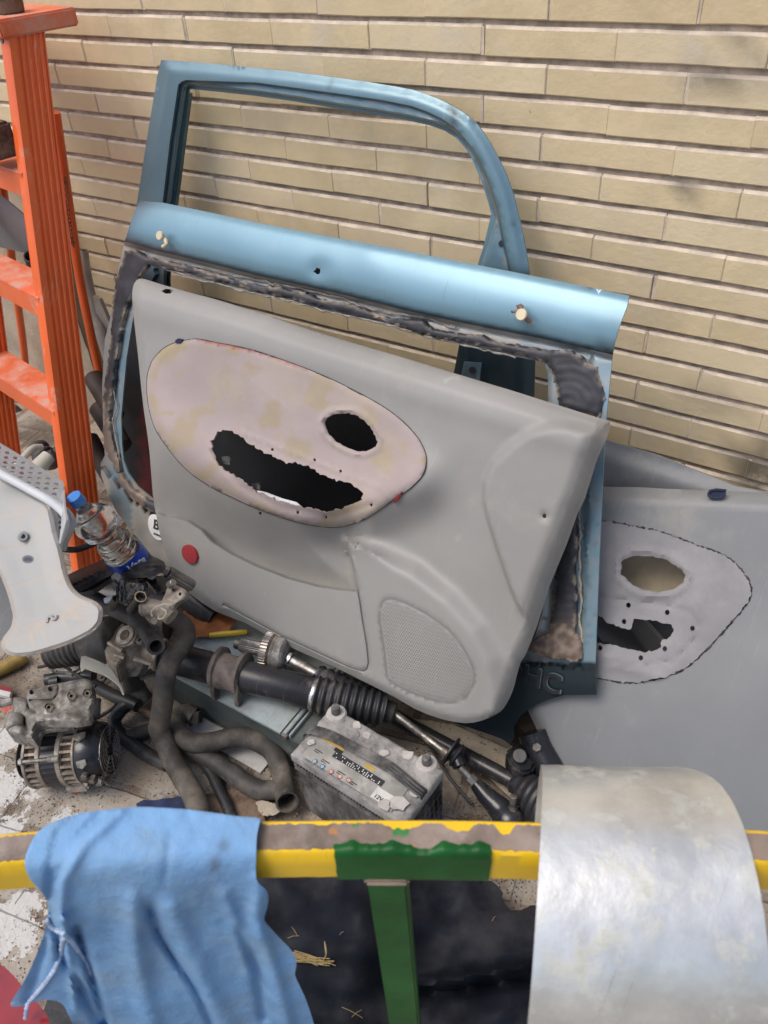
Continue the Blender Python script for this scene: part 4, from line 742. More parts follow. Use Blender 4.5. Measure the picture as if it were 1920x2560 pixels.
# ------------------------------------------------------------ water bottle
bA = AD(185, 1243, 1.53); bB = AD(345, 1425, 1.70); bd = (bB-bA); bL = bd.length
bt = thing('water_bottle', 'crumpled clear plastic water bottle with a blue cap leaning against the ladder', 'bottle', bB)
pr = []
for t in np.linspace(.075, 1, 60):
    r = .0125 if t < .1 else (.0125+.029*ss(np.array(t), .10, .30))
    if t > .33: r = .0395-.0015+.0022*math.cos(t*95)
    r = float(r)-.012*math.exp(-((t-.50)/.06)**2)
    pr.append((t, r))
pr.append((1.001, .012))
bm_ = MB().lathe(bA, bB, pr, 36, ripple=lambda t, q: .05*math.sin(2*q+t*9)*(t > .25)+.022*math.sin(5*q+t*31)*(t > .3)).build('bottle_body', 'bottle_plastic', bt, ang=60)
bi = MB().lathe(bA, bB, [(t, r-.0007) for t, r in pr], 36, ripple=lambda t, q: .05*math.sin(2*q+t*9)*(t > .25)+.022*math.sin(5*q+t*31)*(t > .3))
bd_ = bd.normalized()
MB().lathe(bA-bd_*.003, bA+bd_*.017, [(0, .011), (.04, .0145), (.5, .0152), (1, .0155)], 30, ripple=lambda t, q: .02*math.cos(q*30)).build('cap', 'cap_blue', bt)
lb_ = MB(); a_ = bA+bd*.72; b2 = bA+bd*.87; T_ = bd_; toc = (Vector((0, 0, H))-a_); toc = (toc-T_*toc.dot(T_)).normalized(); oth = T_.cross(toc); V = []; Fc = []
for i in range(7):
    for k in range(25):
        q = (k/24-.5)*3.3; p = a_.lerp(b2, i/6); V.append(p+(toc*math.cos(q)+oth*math.sin(q))*(.0416+.0006*math.sin(q*4+i)))
for i in range(6):
    for k in range(24): Fc.append((i*25+k, i*25+k+1, (i+1)*25+k+1, (i+1)*25+k))
lo_ = MB().add(V, Fc).build('label', 'label_blue', bt)
text_mesh('label_text', 'Vata', .024, a_.lerp(b2, .50)+toc*.0425-oth*.004, -oth+T_*.12, -T_, 'ink_white', lo_, .0006, shear=.25)
text_mesh('small_print', 'drinking water', .007, a_.lerp(b2, .86)+toc*.0424, -oth+T_*.12, -T_, 'ink_white', lo_, .0003)
MB().tube(SP([AD(150, 1372, 1.66), AD(190, 1374, 1.66), AD(232, 1360, 1.68), AD(262, 1350, 1.7)], 4), .0065, 10).build('black_cable', 'rubber_black', label='short black cable passing behind the bottle in front of the ladder foot', cat='cable')
# ------------------------------------------------------------ black arms and brackets below the bottle
def flatp(name, L, z, w, mt, bev=.003, **kw):
    return MB().prism([AZ(x, y, z) for x, y in L], Vector((0, 0, -w)), bev=bev).build(name, mt, **kw)
aP = P3((180, 1450, 1.66), (410, 1400, 1.66), (300, 1440, 1.60))
a1 = thing('suspension_arm', 'dusty black pressed steel arm lying under the water bottle', 'car part', AD(300, 1430, 1.66))
panel('arm_plate', spline([(150, 1450), (171, 1436), (203, 1421), (246, 1404), (275, 1395), (318, 1400), (350, 1394), (376, 1389), (411, 1405), (395, 1420), (372, 1428), (341, 1431), (310, 1430), (284, 1424), (262, 1430), (246, 1439), (215, 1456), (185, 1471), (160, 1482), (140, 1485)], True, 2), aP, 'black_plastic', h=lambda P: .008*ss(segd(P, [(150, 1465), (246, 1422), (300, 1412), (410, 1405)]), 16, 4), step=7, thick=.012, parent=a1, masks={})
MB().prism([aP.pt(x, y, .010) for x, y in dens([(276, 1402), (290, 1398), (304, 1402), (308, 1411), (298, 1417), (284, 1416), (276, 1410)], 4, jit=1.2)], Vector(aP.n)*-.006).build('mud_cake', 'stone', a1)
panel('arm_flange', spline([(180, 1473), (217, 1464), (246, 1442), (284, 1427), (336, 1433), (345, 1448), (289, 1441), (260, 1456), (232, 1475), (188, 1482)], True, 2), P3((180, 1470, 1.67), (340, 1440, 1.67), (260, 1470, 1.64)), 'black_plastic', h=lambda P: -.004, step=7, thick=.01, parent=a1)
MB().cyl(AD(382, 1430, 1.63), AD(378, 1440, 1.61), .009, n=6).build('bolt', 'steel_dirty', a1)
# latch / hinge bracket
hb = thing('black_bracket', 'black hinge bracket with a bored ear standing above the hoses', 'bracket', AD(320, 1490, 1.66))
e0 = AD(289, 1452, 1.62); MB().cyl(e0, e0+Vector((.0, .012, 0))+Vector((0, 0, .002)), .0125, wall=.006, bev=.001).prism([AD(x, y, 1.62) for x, y in ((281, 1456), (297, 1462), (293, 1475), (283, 1478))], (0, .01, 0)).build('hinge_ear', 'alloy_grey', hb)
panel('hinge_plate', [(300, 1450), (322, 1456), (345, 1458), (368, 1457), (371, 1470), (371, 1488), (362, 1492), (340, 1492), (318, 1502), (318, 1508), (290, 1508), (290, 1470)], P3((290, 1460, 1.61), (370, 1460, 1.61), (330, 1505, 1.60)), 'black_gloss', h=lambda P: .010*ss(P[:, 0], 300, 312)*ss(P[:, 0], 372, 366)+.003*npn(P, .1), step=5, thick=.008, parent=hb)
MB().tube([AD(x, y, 1.605) for x, y in ((303, 1452), (325, 1459), (345, 1460), (369, 1457), (371, 1470), (370, 1488))], .0011, 5).build('worn_edge', 'steel_dirty', hb)
MB().tube([AD(x, y, 1.595) for x, y in ((300, 1478), (300, 1505), (318, 1506), (313, 1485))], .0010, 5).build('worn_edge', 'steel_dirty', hb)
MB().cyl(AD(330, 1522, 1.60), AD(350, 1494, 1.56), .0125, .0115, wall=.0025, bev=.0007).build('black_stub', 'black_gloss', label='short black pipe stub with bright rim below the hinge bracket', cat='pipe stub')
MB().cyl(AD(350.5, 1493, 1.559), AD(351.5, 1491.5, 1.557), .0118, wall=.002).build('bright_rim', 'steel_bright', bpy.data.objects['black_stub'])
MB().cyl(AD(278, 1520, 1.63), AD(291, 1497, 1.60), .0088, .0088, wall=.002).build('pipe_stub', 'rubber_brown', label='small brown pipe stub left of the black one', cat='pipe stub')
MB().cyl(AD(420, 1428, 1.66), AD(408, 1424, 1.655), .011, .0085, bev=.001).cyl(AD(411, 1425, 1.656), AD(402, 1422, 1.652), .0075, bev=.001).lathe(AD(420, 1430, 1.66), AD(480, 1465, 1.70), [(0, .0128), (1, .0128)], 28, ripple=lambda t, q: .06*math.cos(q*14)).build('splined_shaft', 'steel_dirty', label='splined steel shaft end pointing left under the grey card corner', cat='shaft')
panel('black_plate', [(330, 1432), (380, 1440), (420, 1438), (450, 1460), (430, 1480), (390, 1478), (365, 1450), (340, 1448)], P3((330, 1440, 1.72), (440, 1450, 1.72), (400, 1480, 1.68)), 'black_gloss', step=8, thick=.01, h=lambda P: .004*npn(P, .06), label='glossy black metal plate behind the hinge bracket', cat='plate')
MB().tube(SP([AD(430, 1440, 1.94), AD(460, 1480, 1.93), AD(500, 1515, 1.91), AD(540, 1540, 1.90)], 5), [.03*(1+.06*(k % 2)) for k in range(16)], 18).build('black_tyre_hose', 'rubber_black', label='thick black rubber roll in the shade under the grey card', cat='rubber roll')
MB().tube(SP([AZ(160, 1520, .03), AZ(240, 1490, .04), AZ(330, 1500, .04), AZ(420, 1520, .04)], 6), .045, 14).tube(SP([AZ(180, 1600, .03), AZ(260, 1560, .04), AZ(420, 1560, .04)], 6), .04, 14).build('scrap_rubber', 'black_plastic', label='black rubber scrap filling the shade beneath the hinge bracket', cat='rubber scrap')
MB().tube([AD(262, 1502, 1.63), AD(280, 1497, 1.63), AD(300, 1498, 1.64)], [.006, .008, .005], 8).build('white_shard', 'white_plastic', label='small white plastic shard below the hinge ear', cat='shard')
# elbow fitting with bracket and spring clamp
el = thing('hose_elbow', 'dusty alloy pipe elbow with a two hole ear clamped into the long hose', 'pipe fitting', AD(400, 1530, 1.60))
MB().tube(SP([AD(362, 1517, 1.58), AD(385, 1518, 1.575), AD(410, 1528, 1.57), AD(430, 1543, 1.565)], 4), [.0175, .0185, .0165, .016, .016, .016, .0165, .0165, .017, .017, .017, .017, .017], 20).cyl(AD(359, 1516, 1.58), AD(367, 1517, 1.578), .0195, bev=.0015).build('elbow_body', 'alloy', el)
panel('ear_plate', spline([(398, 1515), (405, 1500), (413, 1485), (418, 1470), (428, 1461), (440, 1463), (455, 1470), (466, 1477), (465, 1492), (455, 1500), (440, 1508), (430, 1524), (415, 1528)], True, 2), P3((400, 1510, 1.57), (460, 1480, 1.57), (430, 1520, 1.56)), 'alloy', h=lambda P: .006*ss(segd(P, [(410, 1515), (450, 1485)]), 22, 8), holes=[[(430, 1470), (440, 1473), (437, 1480), (429, 1477)], circ(450, 1485, 3.6, 4.6, 10)], step=5, thick=.012, parent=el)
MB().cyl(AD(424, 1463, 1.57), AD(434, 1455, 1.56), .0085, .007, bev=.001).build('bolt', 'steel_dirty', el)
MB().tube(SP([AD(381, 1541, 1.555), AD(378, 1530, 1.552), AD(390, 1518, 1.545), AD(410, 1511, 1.545), AD(428, 1514, 1.548), AD(434, 1520, 1.555)], 4), .0017, 7).tube(SP([AD(403, 1520, 1.544), AD(416, 1530, 1.542), AD(408, 1545, 1.545), AD(396, 1547, 1.548), AD(397, 1540, 1.548)], 4), .0016, 7).build('spring_clamp', 'cream_tube', el)
MB().prism([AD(x, y, 1.57) for x, y in ((374, 1553), (384, 1541), (396, 1550), (388, 1563), (380, 1560))], (0, .01, 0), bev=.001).build('clamp_tab', 'alloy', el)
# ------------------------------------------------------------ hoses
HG = 'rubber coolant hoses heaped on the paving'
def hose(pts, r, mt, lb, wall=0., n=18, cat='hose', rip=.03, name='rubber_hose', group=HG):
    P = SP([AZ(*p) for p in pts], 7); N = len(P)
    R = [(r if not hasattr(r, '__len__') else r[0]+(r[1]-r[0])*i/(N-1))*(1+rip*noise.noise(Vector((i*.35, r if not hasattr(r, '__len__') else r[0], 2)))) for i in range(N)]
    if wall: R[0] *= 1.1; R[1] *= 1.06; R[-1] *= 1.1; R[-2] *= 1.06
    return MB().tube(P, R, n, wall=wall).build(name, mt, label=lb, cat=cat, group=group, ang=70)
h1 = MB(); P = SP([AZ(*p) for p in ((214, 1484, .30), (243, 1500, .30), (274, 1517, .30), (309, 1534, .30), (338, 1549, .295), (357, 1569, .28), (374, 1592, .275), (390, 1616, .30))], 12); N = len(P)
h1.tube(P, [.0165*(1+(.018*math.sin(i*2.2) if 14 < i < 55 else 0))*(1.12 if i > N-6 else 1) for i in range(N)], 20, wall=.0055).build('rubber_hose', 'rubber', label='short grey rubber hose with its open end over the alloy steering housing', cat='hose', group=HG, ang=70)
hose([(428, 1541, .26), (445, 1551, .26), (460, 1565, .255), (466, 1585, .25), (461, 1606, .245), (447, 1625, .24), (430, 1648, .235), (417, 1680, .225), (410, 1720, .20), (407, 1755, .17), (401, 1797, .12), (397, 1822, .09), (411, 1850, .065), (428, 1893, .05), (458, 1945, .04), (484, 1990, .04), (498, 2040, .045), (503, 2110, .05)], (.0195, .0235), 'rubber_brown', 'long thick brown hose winding from the clamped elbow down to the rag')
hose([(487, 1792, .035), (468, 1783, .04), (446, 1790, .045), (440, 1812, .05), (452, 1840, .055), (484, 1857, .058), (530, 1855, .058), (590, 1843, .055), (640, 1852, .05), (682, 1880, .045), (702, 1925, .036), (710, 1968, .034), (718, 2006, .055)], .0215, 'rubber_brown', 'thick bent hose whose open end points down beside the battery', wall=.004)
hose([(440, 1850, .03), (474, 1866, .032), (510, 1890, .03), (560, 1920, .028), (610, 1955, .026), (650, 1975, .026), (700, 1974, .03), (712, 1968, .03)], .0205, 'rubber', 'grey hose curving under the open ended one left of the battery')
hose([(452, 1880, .022), (482, 1889, .02), (505, 1903, .02), (530, 1935, .02), (550, 1978, .02), (572, 2025, .02), (585, 2080, .02)], .0125, 'rubber_black', 'thin black hose running down between the thick ones to the rag')
hose([(332, 1752, .055), (318, 1762, .05), (300, 1778, .04), (286, 1803, .03), (297, 1832, .025), (330, 1860, .02), (370, 1888, .02), (420, 1912, .02)], .0155, 'rubber_black', 'smooth black hose bent in an S right of the alternator', rip=.01)
hose([(236, 1712, .045), (275, 1735, .05), (318, 1753, .055), (345, 1765, .055)], .0145, 'rubber_black', 'straight black rubber pipe running from the engine bracket to the bent black hose', rip=.02)
hose([(336, 1766, .04), (375, 1786, .035), (400, 1797, .03)], .009, 'rust', 'thin rusty rod reaching from the black pipe under the long hose', cat='rod', name='rusty_rod', group=None)
hose([(318, 1846, .02), (350, 1833, .022), (390, 1822, .022), (430, 1820, .02)], .0165, 'rubber', 'dark hose stub passing beneath the long brown hose')
hose([(331, 1665, .14), (330, 1690, .10), (338, 1718, .06), (352, 1742, .04), (360, 1752, .03)], (.022, .024), 'rubber', 'dusty dark hose stub hanging below the steering housing bolt')
hose([(250, 1792, .03), (285, 1768, .03), (310, 1738, .03)], .004, 'rubber_black', 'thin dark wire between alternator and straight black pipe', cat='wire', name='wire', group=None)
MB().tube([AZ(488, 1776, .05), AZ(486, 1806, .03)], .019, 4, sq=(0, 0, 1)).build('square_clamp', 'rubber_brown', label='square brown clamp on the hose end at the box edge', cat='clamp')
# ------------------------------------------------------------ steel box with lid
A_ = AZ(430, 1682, .12); B_ = AZ(703, 1830, .12); u = (B_-A_); u.z = 0; v = Vector((-u.y, u.x, 0)).normalized()*.27; A_ = A_-u*.10; u = u*1.10
bx = thing('steel_box', 'grey green sheet steel box under the steering rack', 'box', (A_.x, A_.y, 0))
ud, vd = u.normalized(), v.normalized()
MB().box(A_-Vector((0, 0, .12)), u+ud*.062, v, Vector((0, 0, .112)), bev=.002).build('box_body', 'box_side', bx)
panel_lid = MB(); nx = 24; ny = 14; o_ = A_-ud*.002-vd*.003; V = []
for j in range(ny+1):
    for i in range(nx+1):
        V.append(o_+(u+ud*.001)*(i/nx)+v*(j/ny)+Vector((0, 0, .0015*noise.noise(Vector((i*.3, j*.3, 5))))))
n0 = len(V); V += [p-Vector((0, 0, .007)) for p in V]
Fc = []
for j in range(ny):
    for i in range(nx): a = j*(nx+1)+i; Fc += [(a, a+1, a+nx+2, a+nx+1), (a+n0, a+n0+nx+1, a+n0+nx+2, a+n0+1)]
bd2 = [i for i in range(nx+1)]+[j*(nx+1)+nx for j in range(1, ny+1)]+[ny*(nx+1)+i for i in range(nx-1, -1, -1)]+[j*(nx+1) for j in range(ny-1, 0, -1)]
Fc += [(bd2[k], bd2[(k+1) % len(bd2)], bd2[(k+1) % len(bd2)]+n0, bd2[k]+n0) for k in range(len(bd2))]
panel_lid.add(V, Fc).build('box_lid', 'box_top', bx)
MB().box(B_+ud*.004-vd*.002+Vector((0, 0, -.007)), ud*.009, v, Vector((0, 0, .010)), bev=.001).box(B_+ud*.020-vd*.0+Vector((0, 0, -.007)), ud*.004, v, Vector((0, 0, .011)), bev=.0008).build('lid_rail', 'box_top', bx)
MB().box(B_+ud*.004-vd*.006+Vector((0, 0, -.012)), ud*.014, vd*.008, Vector((0, 0, .014)), bev=.001).build('corner_clip', 'steel_dirty', bx)
MB().box(A_-Vector((0, 0, .118))-vd*.05+ud*.03, u*.8, vd*.045, Vector((0, 0, .004))).build('white_tile', 'paper', label='pale flat strip lying along the foot of the steel box', cat='strip')
# leather and yellow tool on the lid
lf = [(458, 1530), (475, 1512), (520, 1520), (575, 1540), (590, 1552), (575, 1575), (540, 1588), (500, 1592), (470, 1596), (458, 1580)]
panel('leather_scrap', dens(lf, 9, jit=1.5), None, 'leather', surf=lambda P, h: np.array([tuple(AZ(x, y, .136+.010*noise.noise(Vector((x*.025, y*.03, 1))))) for x, y in P]), step=9, thick=.003, label='crumpled orange brown leather scrap on the steel box', cat='leather')
MB().tube([AZ(524, 1588, .137), AZ(556, 1585, .137), AZ(600, 1581, .137), AZ(619, 1579, .137)], [.006, .0066, .0062, .0056], 8).build('yellow_tool', 'yellow_plastic', label='yellow plastic tool handle lying by the leather scrap', cat='tool')
# ------------------------------------------------------------ steering rack
rk = thing('steering_rack', 'long black steering rack with alloy housing and ribbed rubber boots lying across the steel box', 'steering rack', AZ(620, 1700, .13))
R0 = AZ(452, 1650, .172); R1 = AZ(792, 1737, .165); rd = (R1-R0).normalized()
MB().cyl(R0-rd*.04, R1, .0345, n=36, bev=.002).build('rack_tube', 'tube_paint', rk, ang=50)
up = (Vector((0, 0, 1))-rd*rd.z).normalized(); sx = rd.cross(up)
c0 = AZ(577, 1683, .17)
sad = MB(); n = 22
for off in (-.030, .026):
    sad.lathe(c0+rd*(off-.006), c0+rd*(off+.008), [(0, .040), (.2, .047), (.8, .047), (1, .040)], 30, ripple=lambda t, q: .10*math.cos(q))
sad.lathe(c0-rd*.03, c0+rd*.03, [(0, .041), (.5, .0385), (1, .041)], 30)
for off in (-.030, .026): sad.prism([c0+rd*off+sx*a+up*b for a, b in ((.034, .02), (.046, -.02), (.047, -.045), (.035, -.052), (.018, -.03))], rd*.010, bev=.001)
sad.build('mounting_bush', 'bush', rk)
cl = MB().lathe(R1-rd*.005, R1+rd*.006, [(0, .0365), (.2, .0378), (.8, .0378), (1, .0365)], 34); cl.build('boot_clamp', 'steel_bright', rk)
R2 = AZ(962, 1776, .135)
MB().lathe(R1-rd*.002, R2, bellow(0, 0, .041, .040, 9, .16)+[], 34).build('ribbed_boot', 'rubber_black', rk, ang=80)
R3 = AZ(987, 1785, .13); MB().cyl(R2-(R3-R2)*.3, R3, .024, .0225, bev=.003).build('boot_end', 'rubber', rk)
R4 = AZ(1122, 1887, .10); MB().tube([R3-(R4-R3)*.05, R3.lerp(R4, .45), R3.lerp(R4, .47), R3.lerp(R4, .6), R3.lerp(R4, .62), R4+(R4-R3)*.1], [.0085, .0085, .0072, .0076, .0086, .0086], 16).build('tie_rod', 'steel_dirty', rk)
td = (R4-R3).normalized(); w0 = AZ(1136, 1884, .10)
MB().lathe(w0-td*.012, w0+td*.012, [(0, .016), (.1, .031), (.25, .031), (.4, .017), (.55, .018), (.7, .026), (.9, .024), (1, .014)], 28).build('rubber_washer', 'rubber_black', rk)
R5 = AZ(1150, 1918, .09); MB().cyl(w0, R5, .0155, .0145, bev=.002).build('rod_sleeve', 'black_gloss', rk)
R6 = AZ(1192, 1962, .07); MB().tube([R5, R6], .0078, 12).cyl(R5.lerp(R6, .55), R5.lerp(R6, .85), .0105, n=6).build('threaded_end', 'steel_dirty', rk)
MB().tube(SP([AZ(1188, 1958, .07), AZ(1215, 1988, .06), AZ(1250, 2022, .05), AZ(1272, 2050, .045), AZ(1300, 2070, .04)], 4), [.0125, .014, .0155, .017, .0185, .0195, .021, .023, .024, .026, .029, .031, .032, .032, .03, .028, .024], 16).build('tie_rod_end', 'black_gloss', rk)
MB().cyl(AZ(1283, 2018, .075), AZ(1284, 1990, .10), .0075, bev=.001).cyl(AZ(1282, 2040, .06), AZ(1283, 2018, .075), .0095, n=16).build('ball_stud', 'steel_dirty', rk)
# alloy housing on the left end
hz = .19; Hc = AZ(325, 1600, hz); HL = AZ(283, 1600, hz)
hs = MB()
hs.cyl(R0-rd*.045, Hc, .030, .034, n=26).cyl(AZ(395, 1635, .18), AZ(405, 1638, .178), .037, bev=.002)
hs.tube(SP([AZ(330, 1580, hz+.01), AZ(330, 1620, hz), AZ(334, 1660, hz-.03)], 4), [.030, .034, .037, .037, .036, .034, .032, .03, .028], 20)
hs.build('housing', 'alloy', rk, ang=50)
fl = [(306, 1556), (312, 1562), (290, 1580), (272, 1602), (265, 1625), (270, 1645), (288, 1660), (300, 1658), (296, 1648), (282, 1638), (278, 1622), (286, 1604), (304, 1588), (318, 1578)]
MB().prism([AZ(x, y, .215) for x, y in [(308, 1554), (268, 1590), (259, 1606), (262, 1632), (276, 1655), (292, 1662), (306, 1650), (322, 1600)]], Vector((-.012, -.003, -.07)), bev=.003).build('housing_flange', 'alloy', rk)
MB().tube([AZ(300, 1577, .235), AZ(315, 1590, .235)], .0045, 6).tube([AZ(272, 1607, .235), AZ(306, 1628, .235)], .005, 6).tube([AZ(287, 1637, .225), AZ(312, 1645, .225)], .005, 6).tube([AZ(334, 1647, .215), AZ(380, 1660, .20)], .0055, 6).build('casting_rib', 'alloy', rk)
hp = AZ(325, 1597, .225); hn = Vector((-.05, -.35, .85)).normalized()
MB().cyl(hp, hp+hn*.016, .029, n=6, bev=.002).cyl(hp+hn*.015, hp+hn*.021, .022, n=24, bev=.001).build('hex_plug', 'alloy', rk)
MB().cyl(hp+hn*.0205, hp+hn*.0235, .0125, .010, n=16).build('plug_centre', 'rust', rk)
hp = AZ(333, 1660, .165); hn = Vector((.05, -.62, .62)).normalized()
MB().cyl(hp-hn*.02, hp+hn*.006, .0285, bev=.002).cyl(hp+hn*.005, hp+hn*.016, .0175, n=6, bev=.002).build('end_cap_bolt', 'alloy_grey', rk)
MB().cyl(HL+Vector((.015, .005, .01)), AZ(225, 1606, .175), .052, .054, n=28, bev=.005).build('boot_cuff', 'rubber', rk, ang=60)
MB().lathe(AZ(228, 1606, .175), AZ(130, 1632, .14), bellow(0, 0, .05, .038, 7, .14), 30).build('left_boot', 'rubber', rk, ang=80)
MB().prism([AZ(x, y, .12) for x, y in ((346, 1680), (385, 1668), (390, 1684), (350, 1697))], (0, 0, -.008), bev=.001).build('metal_strip', 'alloy_grey', label='small flat alloy strip beneath the long hose', cat='strip')
# ------------------------------------------------------------ drive shaft
dsf = thing('drive_shaft', 'splined drive shaft with toothed ring half hidden under the grey card', 'drive shaft', AZ(640, 1620, .13))
a = AZ(588, 1609, .172); b = AZ(668, 1626, .172); d_ = (b-a).normalized()
MB().cyl(a, a+d_*.016, .0115, .0125, bev=.002).build('shaft_tip', 'steel_dirty', dsf)
MB().lathe(a+d_*.014, b, [(0, .0135), (.05, .0155), (1, .0158)], 96, ripple=lambda t, q: .035*math.cos(q*24)).build('spline', 'steel_dirty', dsf)
MB().lathe(b-d_*.004, b+d_*.014, [(0, .036), (.05, .040), (.95, .040), (1, .036)], 144, ripple=lambda t, q: .07*(math.cos(q*36) > 0)).build('toothed_ring', 'steel_dirty', dsf, ang=30)
MB().lathe(b+d_*.012, b+d_*.052, [(0, .036), (.25, .040), (.35, .038), (.5, .041), (.8, .041), (.9, .038), (1, .03)], 32).build('joint_cup', 'alloy_grey', dsf)
MB().lathe(b+d_*.012, b+d_*.020, [(0, .038), (.5, .0415), (1, .038)], 32).build('rust_band', 'rust', dsf)
c_ = AZ(712, 1642, .165); e_ = AZ(800, 1690, .15)
MB().tube([b+d_*.05, c_, c_.lerp(e_, .5), e_], [.028, .016, .0135, .0125], 16).build('shaft', 'steel_dirty', dsf)
MB().lathe(c_.lerp(e_, .12), c_.lerp(e_, .2), [(0, .021), (1, .021)], 20).lathe(c_.lerp(e_, .92), c_.lerp(e_, .98), [(0, .021), (1, .019)], 20).build('boot_band', 'steel_bright', dsf)
MB().lathe(c_.lerp(e_, .98), c_.lerp(e_, 2.2), bellow(0, 0, .024, .035, 6, .15), 24).build('inner_boot', 'rubber_black', dsf)
# ------------------------------------------------------------ long black strut and hub parts at the right
sh = thing('strut_rod', 'long black tapered rod lying right of the battery, ending in a ribbed boot', 'rod', AZ(1130, 1850, .03))
MB().tube([AZ(950, 1770, .045), AZ(1020, 1812, .045), AZ(1300, 1962, .05)], [.017, .0165, .0165], 18).build('rod_tube', 'tube_paint', sh)
MB().lathe(AZ(1288, 1950, .055), AZ(1302, 1965, .055), [(0, .022), (.5, .026), (1, .022)], 24).build('boot_band', 'black_gloss', sh)
MB().lathe(AZ(1298, 1960, .055), AZ(1400, 2035, .075), [(t, (.024+.05*t)*(1-.10*(.5-.5*math.cos(2*math.pi*5*t)))) for t in np.linspace(0, 1, 41)], 34).build('ribbed_boot', 'rubber_black', sh, ang=80)
hub = thing('wheel_hub', 'oily black hub carrier tucked under the corner of the right grey card', 'hub', AZ(1310, 1890, 0))
MB().prism([AZ(x, y, .10) for x, y in ((1262, 1876), (1292, 1858), (1318, 1850), (1336, 1862), (1345, 1900), (1330, 1930), (1300, 1932), (1276, 1912))], (0, .0, -.05), bev=.006).build('carrier_plate', 'black_gloss', hub)
MB().cyl(AZ(1300, 1893, .095), AZ(1299, 1889, .112), .015, bev=.002).build('bolt_head', 'black_plastic', hub)
MB().tube(SP([AZ(1330, 1830, .12), AZ(1345, 1870, .10), AZ(1372, 1920, .08), AZ(1390, 1960, .06)], 4), [.03]*13, 16).build('carrier_arm', 'black_gloss', hub)
MB().cyl(AZ(1343, 1872, .125), AZ(1342, 1868, .135), .009, n=6, bev=.001).build('nut', 'alloy_grey', hub)
MB().tube(SP([AZ(1290, 1850, .03), AZ(1320, 1820, .03), AZ(1340, 1790, .04)], 4), .05, 14).build('dark_pipe', 'dark_scrap', label='dark brown pipe in the shade under the hatch corner', cat='pipe')
# ------------------------------------------------------------ battery
q1 = AZ(831, 1767, .2); q2 = AZ(1109, 1928, .2); q4 = AZ(732, 1888, .2)
u = q2-q1; U = u.normalized(); Vv = (q4-q1); Vv = (Vv-U*Vv.dot(U)); Wd = Vv.length; Vn = Vv.normalized(); Ln = u.length
def BP(a, b, c): return q1+U*a+Vn*b+Vector((0, 0, c-.2))
ba = thing('car_battery', 'dusty black car battery with two lead posts and a grimy label', 'battery', (q1.x, q1.y, 0))
MB().box(BP(.004, .004, 0), U*(Ln-.008), Vn*(Wd-.008), Vector((0, 0, .168)), bev=.004).build('case', 'battery_case', ba)
rb = MB()
for z in (.150, .158, .166): rb.box(BP(.001, .001, z), U*(Ln-.002), Vn*(Wd-.002), Vector((0, 0, .0035)), bev=.001)
for k in range(9): rb.box(BP(Ln-.005, .006+k*(Wd-.016)/8, .01), U*.005, Vn*.0035, Vector((0, 0, .14)))
for k in range(6): rb.box(BP(Ln-.005, .004, .02+k*.024), U*.0045, Vn*(Wd-.01), Vector((0, 0, .0035)))
for k in range(34): rb.box(BP(.01+k*(Ln-.02)/34, Wd-.004, .168), U*.0035, Vn*.004, Vector((0, 0, .011)))
for k in range(14): rb.box(BP(-.0005, .01+k*(Wd-.02)/14, .168), U*.004, Vn*.004, Vector((0, 0, .011)))
rb.build('case_ribs', 'battery_case', ba)
lidm = MB(); nx, ny = 60, 32; V = []
for j in range(ny+1):
    for i in range(nx+1):
        a, b = Ln*i/nx, Wd*j/ny; e = min(a, Ln-a, b, Wd-b)
        z = .2+.0022*noise.noise(Vector((a*40, b*40, 3)))+.0012*noise.noise(Vector((a*130, b*130, 5)))-.004*(e < .004)+(.004 if b < .048 else 0)*(1)
        V.append(BP(a, b, z))
n0 = len(V)
for j in range(ny+1):
    for i in range(nx+1): V.append(BP(Ln*i/nx, Wd*j/ny, .178))
Fc = []
for j in range(ny):
    for i in range(nx): k = j*(nx+1)+i; Fc += [(k, k+1, k+nx+2, k+nx+1), (k+n0, k+n0+nx+1, k+n0+nx+2, k+n0+1)]
bd3 = [i for i in range(nx+1)]+[j*(nx+1)+nx for j in range(1, ny+1)]+[ny*(nx+1)+i for i in range(nx-1, -1, -1)]+[j*(nx+1) for j in range(ny-1, 0, -1)]
Fc += [(bd3[k], bd3[(k+1) % len(bd3)], bd3[(k+1) % len(bd3)]+n0, bd3[k]+n0) for k in range(len(bd3))]
lid = lidm.add(V, Fc).build('lid', 'battery_top', ba, ang=60)
for x, y in ((841, 1783), (1067, 1909)):
    p = AZ(x, y, .205); MB().cyl(p-Zv*.004, p+Zv*.003, .021, .019, bev=.001, n=26).build('post_base', 'battery_post_base', ba)
    MB().cyl(p+Zv*.003, p+Zv*.022, .0098, .0085, bev=.0015).build('battery_post', 'lead', ba)
for k in range(5):
    p = BP(.045+k*.036, .028, .2015); MB().cyl(p, p+Zv*.003, .0085, .008, bev=.0012).build('vent_cap', 'battery_top', lid)
st_ = [AZ(x, y, z) for x, y, z in ((765, 1838, .198), (768, 1826, .207), (790, 1826, .212), (830, 1840, .214), (880, 1866, .214), (930, 1892, .214), (975, 1917, .213), (1010, 1945, .211), (1040, 1970, .209), (1058, 1984, .204), (1060, 1992, .196))]
Sx = SP(st_, 5); V = []; Fc = []
for p in Sx:
    for (a, b) in ((-.011, 0), (-.009, .003), (.009, .003), (.011, 0), (.009, -.001), (-.009, -.001)): V.append(p+Vn*a+Zv*b)
for i in range(len(Sx)-1):
    for k in range(6): Fc.append((i*6+k, i*6+(k+1) % 6, i*6+6+(k+1) % 6, i*6+6+k))
Fc += [tuple(range(6)), tuple(range(len(V)-6, len(V)))]
MB().add(V, Fc).build('carry_strap', 'battery_case', ba)
for s_ in (-.006, .001, .007): MB().tube([p+Vn*s_+Zv*.0032 for p in Sx[30:]], .0016, 6).build('strap_rib', 'rubber_black', ba)
